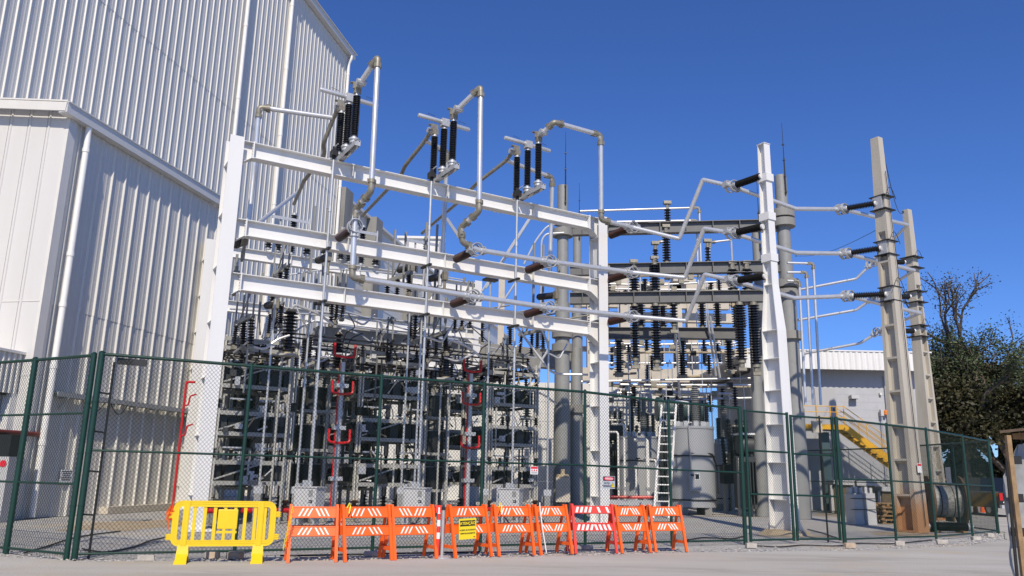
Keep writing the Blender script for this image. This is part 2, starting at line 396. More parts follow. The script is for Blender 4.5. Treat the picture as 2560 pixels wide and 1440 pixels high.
# lean-to in front of the annex: its yard side has a ribbed fascia over a grey shutter wall
lo_ = -.25
def lt(x, o, z): return wl(e0 - x, lo_ + o, z)
cp = wl(e0 - 1.0, lo_, 0); ct = V(40, 884, cp, wn).z; cb = V(40, 985, cp, wn).z
can = thing('lean_to', lt(0, 0, 0), 'low lean-to with ribbed white fascia and grey shutter at the annex corner', 'lean-to')
for k in range(24):
    a = lt(.06 + k * .2, .0, cb); mb = MB(); h_ = Z * (ct - cb)
    mb.prism([a, a - wd * .09, a - wd * .12 + wn * .06, a - wd * .16 + wn * .06, a - wd * .19, a - wd * .19 - wn * .03, a - wn * .03], h_); mb.build('fascia_sheet', M['cladding_annex'], can)
mb = MB(); mb.hexa([lt(-.0, .1, ct), lt(5, .1, ct), lt(5, -5, ct + .1), lt(0, -5, ct + .1), lt(-.0, .1, ct + .08), lt(5, .1, ct + .08), lt(5, -5, ct + .18), lt(0, -5, ct + .18)]); mb.build('roof', M['trim_white'], can)
mb = MB(); mb.hexa([lt(.02, -.3, 0), lt(5, -.3, 0), lt(5, -4.9, 0), lt(.02, -4.9, 0), lt(.02, -.3, ct - .02), lt(5, -.3, ct - .02), lt(5, -4.9, ct - .02), lt(.02, -4.9, ct - .02)]); mb.build('wall', M['building_grey'], can)
mb = MB(); mb.bar(lt(.35, -.2, cb - .03), lt(5, -.2, cb - .03), .2, .07); mb.build('shutter_head', M['dark_metal'], can)
mb = MB(); mb.obox(lt(.14, -.12, cb / 2), wd, wn, Z, .28, .3, cb); mb.build('corner_post', M['white_paint'], can)
for k in range(9):
    mb = MB(); zc = cb - .15 - k * .16; mb.bar(lt(.5, -.27, zc), lt(4.9, -.27, zc), .05, .14); mb.build('shutter_slat', M['building_grey'], can)
dz = D(30, 1080, cp.y).z
q0 = V(0, 1080, lt(0, .35, 0), wn); q1 = V(104, 1086, lt(0, .35, 0), wn); q1.z = q0.z = (q0.z + q1.z) / 2; q0 = q0 - wd * 3
rp = thing('water_pipe', q1, 'dark red water pipe with flanged end along the lean-to', 'pipe')
mb = MB(); mb.cyl(q0, q1, .075, n=12); mb.build('pipe_run', M['dark_red_pipe'], rp, True)
mb = MB(); mb.cyl(q1, q1 + wd * .06, .13, n=12); mb.build('flange', M['dark_red_pipe'], rp, True)
for f in (.5, .8): mb = MB(); q = q0.lerp(q1, f); mb.bar(q - wn * .6, q, .05, .05); mb.build('pipe_bracket', M['dark_metal'], rp)
# grey cubicle standing before the annex front, dark louvre on top
qb = G(4, 1306); cub = thing('switch_cubicle', qb, 'grey metal cubicle with a red warning oval by the annex front', 'cubicle')
hz = D(10, 1085, qb.y).z
mb = MB(); mb.box(qb + Vec((-.62, .3, hz * .37)), 1.1, .6, hz * .74); mb.build('cabinet', M['box_grey'], cub)
mb = MB(); mb.box(qb + Vec((-.62, .3, hz * .87)), 1.0, .55, hz * .25); mb.build('louvre_box', M['can_dark'], cub)
mb = MB(); mb.cyl(qb + Vec((-.22, -.003, hz * .66)), qb + Vec((-.22, -.012, hz * .66)), .1, n=14); mb.build('warning_oval', M['sign_red'], cub)
# notice on the annex wall
sq = V(166, 1190, annexA + wn * .07, wn); mb = MB(); mb.obox(sq, wd, wn, Z, .55, .012, .4)
nz = thing('wall_notice', sq, 'small pale notice with dark lines of text on the annex wall', 'sign')
mb.build('plate', M['sign_white'], nz)
for k in range(5): mb = MB(); mb.obox(sq + wn * .009 + Z * (.14 - .065 * k), wd, wn, Z, .46 - .07 * (k % 3), .004, .025); mb.build('text_line', M['sign_black'], nz)

# --- tall hall behind
SET = 6.6
hallA = annexA - wn * SET
hx1 = (V(853, 420, hallA, wn) - hallA).dot(wd); pE = V(876, 132, hallA + wn * .5, wn)
HE = pE.z
hall = thing('tall_hall', hallA, 'very tall white ribbed-metal industrial hall filling the left of the yard', 'building')
def hl(x, o, z): return hallA + wd * x + wn * o + Z * z
hx0 = -12.0
mb = MB(); mb.hexa([hl(hx0, -30, 0), hl(hx0, -.03, 0), hl(hx1, -.03, 0), hl(hx1, -30, 0), hl(hx0, -30, HE + 2), hl(hx0, -.03, HE), hl(hx1, -.03, HE), hl(hx1, -30, HE + 2)]); mb.build('core', M['trim_white'], hall)
lap = V(430, 150, hallA, wn).z
clad(hall, hallA, wd, wn, hx1 - .6 * 2 * 44, hx1, [(0, lap, 0), (lap - .02, HE, .015)], .6, 2, M['cladding'], rib=(.10, .055, .03))
mb = MB(); mb.obox(hl(hx1 - .02, .05, HE / 2), wd, wn, Z, .3, .12, HE); mb.build('corner_trim', M['trim_white'], hall)
mb = MB(); mb.obox(hl((hx0 + hx1) / 2 + .3, .22, HE + .05), wd, wn, Z, hx1 - hx0, .42, .04); mb.obox(hl((hx0 + hx1) / 2 + .3, .43, HE + .28), wd, wn, Z, hx1 - hx0, .04, .45); mb.build('gutter', M['trim_white'], hall)
mb = MB(); mb.hexa([hl(hx0, .55, HE + .5), hl(hx1 + .5, .55, HE + .5), hl(hx1 + .5, -30, HE + 3), hl(hx0, -30, HE + 3)] + [p + Z * .06 for p in (hl(hx0, .55, HE + .5), hl(hx1 + .5, .55, HE + .5), hl(hx1 + .5, -30, HE + 3), hl(hx0, -30, HE + 3))]); mb.build('roof', M['trim_white'], hall)
for u, v in ((588, 320), (703, 320), (862, 300)):
    xx = (V(u, v, hallA + wn * .2, wn) - hallA).dot(wd); mb = MB()
    mb.tube(fillet([hl(xx, .2, 0), hl(xx, .2, HE - .7), hl(xx, .4, HE - .3), hl(xx, .4, HE)], .2), .13, 10); pp = mb.build('downpipe', M['pipe_white'], hall, True)
    for zz in range(4, int(HE), 5): mb = MB(); mb.cyl(hl(xx, .2, zz), hl(xx, .2, zz + .16), .148, n=10); mb.build('pipe_socket', M['pipe_white'], pp, True)
# --- lower hall beyond with concrete fins
low = thing('lower_hall', hl(hx1 + 1, 0, 0), 'lower pale hall with grey concrete fins beyond the tall hall', 'building')
LH = V(872, 500, hallA, wn).z
def seg(xa, xb, o0, z1, m, nm):
    mb = MB(); mb.hexa([hl(xa, o0 - 25, 0), hl(xa, o0, 0), hl(xb, o0, 0), hl(xb, o0 - 25, 0), hl(xa, o0 - 25, z1), hl(xa, o0, z1), hl(xb, o0, z1), hl(xb, o0 - 25, z1)]); mb.build(nm, m, low)
lx = (V(1000, 640, hallA, wn) - hallA).dot(wd)
seg(hx1 + .3, lx + 60, -.3, LH, M['cladding'], 'wall')
mb = MB(); mb.obox(hl((hx1 + lx) / 2 + 30, -.2, LH + .1), wd, wn, Z, lx - hx1 + 60, .5, .25); mb.build('roof_edge', M['trim_white'], low)
for u, v in ((855, 475), (932, 548), (1025, 640), (1082, 690)):
    q = V(u, v + 20, hallA, wn); xx = (q - hallA).dot(wd); ztop = V(u, v, hallA, wn).z
    mb = MB(); mb.obox(hl(xx, -.1, ztop / 2), wd, wn, Z, 1.6, 1.5, ztop); mb.build('concrete_fin', M['concrete_grey'], low)
z = 2.0
while z < LH:
    mb = MB(); mb.obox(hl((hx1 + lx) / 2 + 30, -.28, z), wd, wn, Z, lx - hx1 + 60, .03, .02); mb.build('panel_joint', M['trim_white'], low); z += 1.2
# flat white block further off
fb = thing('far_white_block', D(1090, 640, 100), 'low flat white block behind the concrete fins', 'building')
za, zb = D(1090, 598, 100), D(1000, 598, 100)
mb = MB(); c = (za + zb) / 2; mb.box((c.x + .2, 108, za.z / 2), 5.4, 16, za.z); mb.build('wall', M['trim_white'], fb)
mb = MB(); mb.box((c.x + .2, 108, za.z + .15), 5.8, 16.6, .3); mb.build('roof_edge', M['trim_white'], fb)
# ---------------------------------------------------------------- white steel gantries
GL = G(487, 1327); GC = G(1500, 1309)
ge = (GC - GL); SPAN = ge.length; ge.normalize(); gn = Vec((ge.y, -ge.x, 0))   # along the beams, and towards the road
def gp(s, o, z, org=GL): return org + ge * s + gn * o + Z * z
def GP(u, v, o, org=GL): return V(u, v, org + gn * o, gn)
def sloc(p, org=GL): return (p - org).dot(ge)
BEAMS = (10.74, 8.36, 6.76)                  # beam axis heights
def h_column(root, org, s, H, d=.60, wf=.40, side=0, name='column'):
    mb = MB(); p = gp(s, 0, .05, org); q = gp(s, 0, H, org)
    for k in (-1, 1): mb.obox(gp(s, k * (d / 2 - .011), H / 2, org), ge, gn, Z, wf, .022, H)
    mb.obox(gp(s, 0, H / 2, org), ge, gn, Z, .016, d - .046, H)
    c = mb.build(name, M['white_paint'], root)
    z = .9
    while z < H:
        for k in (-1, 1):
            m2 = MB(); m2.obox(gp(s + k * (wf / 4 + .004), 0, z, org), ge, gn, Z, wf / 2 - .012, d - .05, .014); m2.build('stiffener', M['white_paint'], c)
        z += 1.55
    m2 = MB(); m2.obox(gp(s, 0, .03, org), ge, gn, Z, .75, .95, .06); m2.build('base_plate', M['white_paint'], c)
    for k in (-1, 1):
        for j in (-.13, .13):
            m2 = MB(); a = gp(s + j, k * (d / 2 + .002), .06, org); m2.prism([a, a + gn * (k * .16), a + Z * .35], ge * .012); m2.build('gusset', M['white_paint'], c)
    return c
def g_beam(root, org, s0, s1, z, d=.48, wf=.34):
    mb = MB(); mb.ibeam(gp(s0 + .52, 0, z, org), gp(s1 - .52, 0, z, org), d, wf, .02, .014)
    b = mb.build('beam', M['white_paint'], root)
    for s, k in ((s0, 1), (s1, -1)):          # haunched stub at the column, end plates and bolts
        mb = MB(); a0 = s + k * .012; a1 = s + k * .50; dr = .34
        t = d / 2
        mb.prism([gp(a0, -.007, z + t - .02, org), gp(a1, -.007, z + t - .02, org), gp(a1, -.007, z - t + .02, org), gp(a0, -.007, z - t - dr, org)], gn * .014)
        mb.hexa([gp(a0, -wf / 2, z + t - .02, org), gp(a1, -wf / 2, z + t - .02, org), gp(a1, wf / 2, z + t - .02, org), gp(a0, wf / 2, z + t - .02, org)] + [p + Z * .02 for p in (gp(a0, -wf / 2, z + t - .02, org), gp(a1, -wf / 2, z + t - .02, org), gp(a1, wf / 2, z + t - .02, org), gp(a0, wf / 2, z + t - .02, org))])
        lo = (gp(a0, -wf / 2, z - t - dr, org), gp(a1, -wf / 2, z - t, org), gp(a1, wf / 2, z - t, org), gp(a0, wf / 2, z - t - dr, org))
        mb.hexa(list(lo) + [p + Z * .02 for p in lo]); mb.build('haunch', M['white_paint'], b)
        mb = MB(); mb.obox(gp(s + k * .51, 0, z, org), ge, gn, Z, .036, wf + .02, d + .05); mb.build('end_plate', M['white_paint'], b)
        mb = MB()
        for i in range(5):
            for j in (-.11, .11): mb.cyl(gp(s + k * .47, j, z - .17 + .085 * i, org), gp(s + k * .555, j, z - .17 + .085 * i, org), .02, n=6)
        mb.build('bolts', M['white_paint'], b)['kind'] = 'stuff'
    for f in (.27, .52, .78):
        for j in (-1, 1):
            mb = MB(); mb.obox(gp(s0 + (s1 - s0) * f, j * (wf / 4), z, org), ge, gn, Z, .012, wf / 2 - .02, d - .042); mb.build('stiffener', M['white_paint'], b)
    return b
gan = thing('front_gantry', GL, 'white steel gantry with three cross beams nearest the fence', 'gantry', 'white steel gantries')
h_column(gan, GL, 0, 11.02); h_column(gan, GL, SPAN, 11.02)
for z in BEAMS: g_beam(gan, GL, 0, SPAN, z)
RL = G(525, 602, 11.1); RL.z = 0
rgan = thing('rear_gantry', RL, 'white steel gantry standing behind the capacitor racks', 'gantry', 'white steel gantries')
h_column(rgan, RL, 0, 11.1); h_column(rgan, RL, 12.95, 11.1)
for z in BEAMS: g_beam(rgan, RL, 0, 12.95, z)

# ---------------------------------------------------------------- insulators and tube fittings
def sheds(r0, r1, n, a=.0, b=1.):
    pr = [(a, r0)]
    for i in range(n):
        t = a + (b - a) * (i + .15) / n; dt = (b - a) / n
        pr += [(t, r0), (t + dt * .22, r1), (t + dt * .34, r1), (t + dt * .62, r0)]
    pr.append((b, r0)); return pr
def insulator(root, p, q, r1, n, m='black_polymer', r0=None, caps='fitting', seg=12, name='insulator'):
    p = Vec(p); q = Vec(q); mb = MB(); mb.lathe(p, q, sheds(r0 or r1 * .62, r1, n, .04, .96), seg)
    b = mb.build(name, M[m], root, False)
    a = (q - p)
    for t0, t1 in ((0, .05), (.95, 1.0)):
        c = MB(); c.cyl(p + a * t0, p + a * t1, r1 * .72, n=seg); c.build('end_cap', M[caps], b, True)
    return b
def ring_clamp(root, c, axis, tube_dir, R=.21):
    """flat ring on an insulator tip that carries a tube, with a bolted collar either side"""
    axis = axis.normalized(); t = tube_dir.normalized(); mb = MB()
    x = t; y = axis.cross(t).normalized(); N = 16; ins = []; 
    for side in (-1, 1):
        vs = []; fs = []
        for i in range(N):
            a = 2 * pi * i / N; d = x * cos(a) + y * sin(a); o = c + axis * (side * .09)
            vs += [o + d * R - axis * .045, o + d * R + axis * .045, o + d * (R - .018) + axis * .045, o + d * (R - .018) - axis * .045]
        for i in range(N):
            j = (i + 1) % N
            for k in range(4): fs.append((4 * i + k, 4 * j + k, 4 * j + (k + 1) % 4, 4 * i + (k + 1) % 4))
        mb.add(vs, fs)
    r = mb.build('clamp_ring', M['galvanised'], root, True)
    for side in (-1, 1):
        mb = MB(); o = c + t * (side * (R + .03))
        for k in (-.05, .05): mb.cyl(o + t * (k - .02), o + t * (k + .02), .125, n=10)
        mb.cyl(o - t * .06, o + t * .06, .105, n=10)
        for k in range(4):
            d = (y * cos(k * pi / 2 + .6) + axis * sin(k * pi / 2 + .6)); mb.cyl(o + d * .13 - t * .07, o + d * .13 + t * .07, .018, n=6)
        mb.build('clamp_collar', M['galvanised'], root, True)
    mb = MB(); mb.cyl(c - axis * .16, c + axis * .02, .10, n=10); mb.build('tip_adapter', M['galvanised'], root, True)
def elbow_collars(root, pts, i, r, rr=.25):
    """short cast collars where a tube bends at pts[i]"""
    b = Vec(pts[i]); mb = MB()
    seg_ = []
    for o in (Vec(pts[i - 1]), Vec(pts[i + 1])):
        d = (o - b); L = min(rr + .06, d.length * .45); seg_.append(b + d.normalized() * L)
    path = fillet([seg_[0], b, seg_[1]], rr, 6); mb.tube(path, r * 1.18, 12)
    for s_, o in zip(seg_, (Vec(pts[i - 1]), Vec(pts[i + 1]))):
        d = (o - b).normalized(); mb.cyl(s_ - d * .05, s_ + d * .05, r * 1.42, n=10)
        x, y = frame(d)
        for k in range(4): e_ = x * cos(k * 1.57 + .5) + y * sin(k * 1.57 + .5); mb.cyl(s_ + e_ * r * 1.45 - d * .07, s_ + e_ * r * 1.45 + d * .07, .017, n=5)
    mb.build('elbow', M['fitting'], root, True)
def bus(name, pts, r, label, cat='busbar', group=None, elbows=(), m='aluminium', rr=.22, n=12):
    t = thing(name, pts[0], label, cat, group); mb = MB(); mb.tube(fillet(pts, rr, 5), r, n); mb.build('tube', M[m], t, True)
    for i in elbows: elbow_collars(t, pts, i, r, rr)
    return t

# --- three disconnect switches on the top beam
DS = [3.16, 6.46, 9.74]
names3 = ['nearest the tall hall', 'in the middle of the top beam', 'nearest the bare white column']
TOPZ = 10.98
OFF = (1.25, .55, -.18)
for i, s in enumerate(DS):
    t = thing('disconnect_switch', gp(s, 0, TOPZ), 'three-post black disconnect switch on front gantry, ' + names3[i], 'switch', 'disconnect switches on the top beam')
    for k in (-.085, .085):
        mb = MB(); mb.obox(gp(s + k, 0, TOPZ + .11), ge, gn, Z, .012, 3.2, .17); mb.obox(gp(s + k * .72, 0, TOPZ + .19), ge, gn, Z, .05, 3.2, .012); mb.build('base_channel', M['galvanised'], t)
    mb = MB(); mb.obox(gp(s, 1.56, TOPZ + .11), ge, gn, Z, .16, .012, .16); mb.obox(gp(s, .3, TOPZ + .05), ge, gn, Z, .16, .5, .012); mb.build('channel_plate', M['galvanised'], t)
    for k, o in enumerate(OFF):
        mb = MB(); mb.cyl(gp(s, o, TOPZ + .2), gp(s, o, TOPZ + .32), .13, n=12); mb.cyl(gp(s, o, TOPZ + .30), gp(s, o, TOPZ + .35), .16, n=12); mb.build('bearing', M['galvanised'], t, True)
        insulator(t, gp(s, o, TOPZ + .36), gp(s, o, TOPZ + 1.82), .118, 22, caps='galvanised')
        top = TOPZ + 1.82
        if k == 1:
            mb = MB(); mb.obox(gp(s, o, top + .14), ge, gn, Z, .26, .24, .26); mb.build('arm_head', M['galvanised'], t)
            mb = MB(); mb.lathe(gp(s - .95, o, top + .2), gp(s + .95, o, top + .14), [(0, .06), (.02, .07), (.98, .07), (1, .05)], 12); mb.build('contact_arm', M['aluminium'], t, True)
            for q in (-.6, .55):
                mb = MB(); mb.tube([gp(s + q, o, top + .2), gp(s + q, o, top + .36), gp(s + q + .25, o, top + .31)], .006, 5); mb.build('corona_wire', M['dark_metal'], t)
        else:
            mb = MB(); mb.obox(gp(s, o, top + .1), ge, gn, Z, .2, .16, .2); mb.obox(gp(s - .02, o, top + .27), ge, gn, Z, .26, .05, .22); mb.obox(gp(s - .06, o - .06, top + .36), ge, gn, Z, .3, .12, .03); mb.build('jaw_contact', M['fitting'], t)
            dirn = 1 if k == 0 else -1
            mb = MB(); mb.obox(gp(s, o + dirn * .2, top + .22), ge, gn, Z, .16, .3, .12); mb.cyl(gp(s - .14, o + dirn * .3, top + .26), gp(s + .14, o + dirn * .3, top + .26), .1, n=10); mb.build('terminal_clamp', M['galvanised'], t)
    mb = MB(); mb.tube([gp(s - .06, -.18, TOPZ + .26), gp(s - .35, .6, TOPZ + .26), gp(s - .32, .75, TOPZ + .3)], .02, 6); mb.build('linkage', M['galvanised'], t)
    mb = MB(); mb.obox(gp(s - .32, .42, TOPZ + .1), ge, gn, Z, .18, .3, .2); mb.cyl(gp(s - .32, .42, TOPZ - .1), gp(s - .32, .42, TOPZ + .32), .06, n=8); mb.build('rod_guide', M['dark_metal'], t)

# --- drive rods with motor boxes at their feet
for i, (s, un) in enumerate(zip(DS, ('beside the yellow barrier end', 'between the two sprinkler poles', 'right of the second sprinkler pole'))):
    p = gp(s - .32, .42, 0); t = thing('drive_box', p, 'grey motor drive box with tall steel rod, ' + un, 'drive box', 'motor drive boxes with rods')
    mb = MB(); mb.cyl(p + Z * 1.2, p + Z * (TOPZ - .05), .038, n=10); r_ = mb.build('drive_rod', M['rod_steel'], t, True)
    for zz in (3.1, 5.2, 7.3, 9.2):
        mb = MB(); mb.cyl(p + Z * zz, p + Z * (zz + .16), .052, n=10); mb.build('rod_coupling', M['rod_steel'], r_, True)
    for zz in (6.76, 8.36):
        mb = MB(); mb.obox(p + Z * (zz - .33) - gn * .12, ge, gn, Z, .10, .66, .06); mb.build('rod_bearing', M['dark_metal'], t)
    X = Vec((1, 0, 0)); bx = Vec((.12, -.05, 0)) + p
    aw = radians(-14); ax = Vec((cos(aw), sin(aw), 0)); ay = Vec((-sin(aw), cos(aw), 0))
    b0 = bx - ax * .2 + ay * .2
    mb = MB(); mb.obox(b0 + Z * .75, ax, ay, Z, .66, .52, .76); bd = mb.build('cabinet', M['box_grey'], t)
    mb = MB(); mb.obox(b0 + Z * .75 - ay * .268 + ax * .0, ax, ay, Z, .58, .014, .70); dr = mb.build('door', M['box_grey'], t)
    mb = MB(); mb.obox(b0 + Z * .76 - ay * .285 + ax * .22, ax, ay, Z, .03, .02, .07); mb.obox(b0 + Z * .79 - ay * .29 + ax * .18, ax, ay, Z, .1, .012, .016); mb.obox(b0 + Z * .74 - ay * .29 + ax * .18, ax, ay, Z, .1, .012, .016); mb.build('handle', M['dark_metal'], dr)
    mb = MB(); mb.obox(b0 + Z * .98 - ay * .277 + ax * .17, ax, ay, Z, .13, .006, .18); mb.build('nameplate', M['grey_paint'], dr)
    mb = MB(); mb.obox(b0 + Z * 1.145, ax, ay, Z, .72, .58, .03); mb.build('lid', M['box_grey'], t)
    for k in (-.24, .24): mb = MB(); mb.obox(b0 + ax * k + Z * .19, ax, ay, Z, .06, .3, .38); mb.build('stand', M['galvanised'], t)
    mb = MB(); mb.obox(b0 - ax * .42 + ay * .1 + Z * .62, ax, ay, Z, .14, .14, 1.24); mb.build('support_post', M['galvanised'], t)
    mb = MB(); mb.cyl(p + Z * 1.16, p + Z * 1.3, .08, n=8); mb.obox(p + Z * 1.25 - ax * .12, ax, ay, Z, .14, .12, .16); mb.build('gear_head', M['galvanised'], t)

# --- bus tubes: tall risers from the front terminals, then long runs towards the bare column
TB = TOPZ + 1.82
def gpx(u, v, o): return GP(u, v, o)
runs = []
r1 = [gp(DS[0], 1.55, TB + .27), gpx(945, 142, 2.3), gpx(928, 478, 2.3), gpx(889, 525, 1.62), gpx(887, 560, 1.6), gpx(880, 694, 1.6), gpx(1183, 741, 1.6), gpx(1372, 769, 1.6), gpx(1580, 791, 1.6)]
r2 = [gp(DS[1], 1.55, TB + .27), gpx(1202, 217, 2.3), gpx(1198, 528, 2.3), gpx(1151, 570, 1.62), gpx(1157, 606, 1.6), gpx(1190, 624, 1.6), gpx(1374, 654, 1.6), gpx(1580, 681, 1.6)]
r3 = [gp(DS[2], 1.55, TB + .27), gpx(1385, 305, 1.95), gpx(1502, 338, 2.0), gpx(1503, 550, 1.7), gpx(1580, 568, 1.6)]
# --- beyond the bare column: zig-zag to the tapered column and the concrete pole
RC = G(1963, 1335); PO = G(2280, 1330)
yA = 27.6
z1 = [(D(1715, 802, 27.6)), D(1762, 686, 26.6), D(1835, 702, 26.0), D(1985, 745, 26.9), D(2120, 740, 27.9), D(2300, 783, 30.4)]
z2 = [(D(1712, 694, 27.6)), D(1760, 571, 26.6), D(1832, 583, 26.0), D(1990, 632, 26.9), D(2115, 634, 27.9), D(2285, 676, 30.4)]
z3 = [(D(1698, 597, 27.6)), D(1757, 449, 26.6), D(1830, 466, 26.0), D(1990, 522, 26.9), D(2105, 523, 27.9), D(2268, 562, 30.4)]
ph = ('lowest', 'middle', 'highest')
alltips = []
for r_, z_, lev, el in ((r1, z1, 'lowest', (1, 2, 3, 5)), (r2, z2, 'middle', (1, 2, 3, 4)), (r3, z3, 'highest', (1, 2, 3))):
    bus('busbar', r_, .083, 'thick aluminium tube from gantry switch to bare white column, %s of three' % lev, group='tubes along the front gantry', elbows=el, rr=.24)
    pts = [r_[-1]] + z_
    bus('zigzag_busbar', pts, .075, 'zig-zag aluminium tube from bare column to concrete pole, %s of three' % lev, group='zig-zag tubes at the right', rr=.05)
# stand-off insulators on the front gantry
def standoff(base, tip, tdir, label, m='brown_porcelain', n=17, r=.14, group='stand-off insulators on the front gantry'):
    t = thing('standoff_insulator', base, label, 'insulator', group)
    a = (tip - base).normalized(); insulator(t, base, tip - a * .14, r, n, m, caps='white_paint'); ring_clamp(t, tip, a, tdir); return t
for s_, z, q, lab in (
        (None, 8.47, gpx(887, 566, 1.6), 'dark stand-off insulator holding the first riser on the middle beam'),
        (None, 0, gpx(1190, 624, 1.6), 'red-brown stand-off insulator mid middle beam of the front gantry'),
        (None, 0, gpx(1374, 654, 1.6), 'red-brown stand-off insulator on middle beam nearer the bare column'),
        (None, 0, gpx(1183, 741, 1.6), 'red-brown stand-off insulator mid lowest beam of the front gantry'),
        (None, 0, gpx(1372, 769, 1.6), 'red-brown stand-off insulator on lowest beam nearer the bare column'),
        (None, 0, gpx(1580, 568, 1.6), 'topmost red-brown stand-off insulator on the bare white column'),
        (None, 0, gpx(1580, 681, 1.6), 'middle red-brown stand-off insulator on the bare white column'),
        (None, 0, gpx(1580, 791, 1.6), 'lowest red-brown stand-off insulator on the bare white column')):
    ss = sloc(q); b = gp(ss, .17 if ss < 12.5 else .31, q.z)
    standoff(b, Vec(q), Z if 'riser' in lab else ge, lab)
# --- rear connections of the switches down to the rear gantry
def rbus(name, pts, r, label, **k): return bus(name, pts, r, label, group='tubes behind the front gantry', **k)
back0 = [gp(s, -.48, TB + .27) for s in DS]
# first switch
j0 = gp(DS[0] - .02, -.9, TB + .05)
rbus('rear_busbar', [back0[0], j0, GP(808, 360, -1.5), GP(812, 385, -2.2), GP(760, 452, -4.2), D(735, 510, 33.3)], .07, 'dull tube falling from the first switch to its rear post insulator', m='fitting')
rbus('rear_busbar', [j0, GP(648, 268, -1.3), GP(634, 440, -1.6), GP(620, 570, -1.6)], .08, 'tube bent at a right angle beside the hall wall, left of the first switch', elbows=(1,))
rbus('rear_busbar', [D(745, 480, 32.5), D(640, 562, 26.5)], .075, 'short sloping tube branching down to the left of the first rear post', rr=.1)
j1 = gp(DS[1] - .02, -.9, TB + .05)
rbus('rear_busbar', [back0[1], j1, GP(1012, 415, -2.0), GP(1003, 438, -2.6), D(905, 540, 34.5)], .07, 'dull crooked tube falling from the second switch to its rear post', m='fitting')
rbus('rear_busbar', [j1, GP(1118, 380, -1.3), GP(1114, 470, -1.6), GP(1107, 625, -1.7), GP(1100, 715, -1.7)], .08, 'upright tube behind the second switch with an elbow at its top', elbows=(1,))
j2 = gp(DS[2] - .02, -.9, TB + .05)
rbus('rear_busbar', [back0[2], j2, GP(1196, 455, -2.0), D(1140, 510, 32), D(1055, 583, 37.0)], .07, 'dull tube falling from the third switch to its rear post', m='fitting')
rbus('rear_busbar', [j2, GP(1381, 444, -1.2), GP(1378, 560, -1.6), GP(1374, 705, -1.7)], .08, 'upright tube behind the third switch with an elbow at its top', elbows=(1,))
rbus('rear_busbar', [D(1118, 548, 32), D(1148, 592, 28.5)], .07, 'short tube sloping towards the second crooked riser', rr=.1)
# clusters standing on the rear gantry top beam: three small arresters and one tall post
rtop = 10.99
def rp(s, o, z): return gp(s, o, z, RL)
for s, lab in ((3.3, 'beside the tall hall wall'), (6.6, 'before the concrete fins'), (9.9, 'next to the rear white column')):
    t = thing('arrester_cluster', rp(s, 0, rtop), 'black arrester cluster with pale bracket on rear gantry, ' + lab, 'arresters', 'arrester clusters on the rear gantry')
    for k, (ds, do, h, r) in enumerate(((-.9, .3, 1.1, .16), (-.42, .1, 1.1, .16), (.2, 0, 2.0, .15), (.85, .2, 1.25, .19))):
        insulator(t, rp(s + ds, do, rtop + .05), rp(s + ds, do, rtop + h), r, 8 if h < 1.5 else 20, 'black_polymer', caps='galvanised', seg=10)
        if h < 1.5:
            mb = MB(); mb.cyl(rp(s + ds, do, rtop + h), rp(s + ds, do, rtop + h + .55), .045, n=8); mb.build('stud', M['galvanised'], t, True)
    mb = MB(); mb.bar(rp(s - .95, .2, rtop + 1.62), rp(s + .9, .2, rtop + 1.62), .03, .14); mb.build('top_bracket', M['galvanised'], t)
# slanting dark insulators hung under the beams (rear side) and their droppers
k = 0
for u, v, o, lab in ((612, 600, -.5, 'next to the left column'), (822, 642, -2, 'under the middle beam by the hall corner'), (1030, 668, -3, 'under the middle beam, mid yard'), (1112, 690, -1.5, 'behind the second riser'), (1115, 765, -1.5, 'under the lowest beam behind the second riser'), (1390, 738, -1.5, 'behind the bare column, under the middle beam'),
                 (590, 690, -1, 'under the lowest beam by the left column'), (690, 760, -3, 'low by the hall wall'), (800, 730, -2, 'under the lowest beam, first third')):
    q = GP(u, v, o); b = q - gn * 1.25 + Z * .15
    t = thing('slant_insulator', b, 'dark slanting stand-off insulator ' + lab, 'insulator', 'dark insulators below the beams')
    insulator(t, b, q, .13, 14, 'dark_porcelain', caps='fitting', seg=10)
    mb = MB(); mb.obox(q, ge, gn, Z, .16, .2, .3); mb.cyl(q + Z * -.6, q + Z * .3, .05, n=8); mb.build('terminal', M['fitting'], t)
    # hanger up to the beam plane
    hz = min([z_ for z_ in BEAMS if z_ > b.z] or [b.z + .6])
    for j in (-.22, .22):
        mb = MB(); mb.obox(b + ge * j + Z * ((hz - .2 - b.z) / 2 - .25), ge, gn, Z, .07, .07, (hz - .2 - b.z) + .5); mb.build('hanger', M['grey_paint'], t)
# horizontal and upright thin tubes at mid height
ths = [([(575, 772), (980, 800), (1085, 812)], 27.0), ([(700, 730), (1030, 828), (1200, 850)], 30.5), ([(640, 700), (820, 672), (1100, 690), (1160, 700)], 33), ([(560, 862), (900, 905), (1150, 930)], 29.5), ([(690, 860), (960, 880), (1180, 895)], 31), ([(760, 800), (1090, 845), (1290, 880)], 33)]
for i, (pp, y) in enumerate(ths):
    pts = [D(u, v, y + (u - pp[0][0]) * .008) for u, v in pp]
    t = thing('cross_tube', pts[0], 'thin pale tube crossing between the two gantries, ' + ('highest against the hall wall', 'sloping below the lowest beam', 'level with the rear middle beam', 'just above the capacitor racks', 'second above the capacitor racks', 'beside the grey concrete beam')[i], 'tube', 'thin cross tubes')
    mb = MB(); mb.tube(fillet(pts, .3), .034, 8); mb.build('tube', M['aluminium'], t, True)
    for q in pts[1:]:
        mb = MB(); mb.cyl(q - Z * .15, q + Z * .12, .06, n=8); mb.build('clamp', M['fitting'], t)
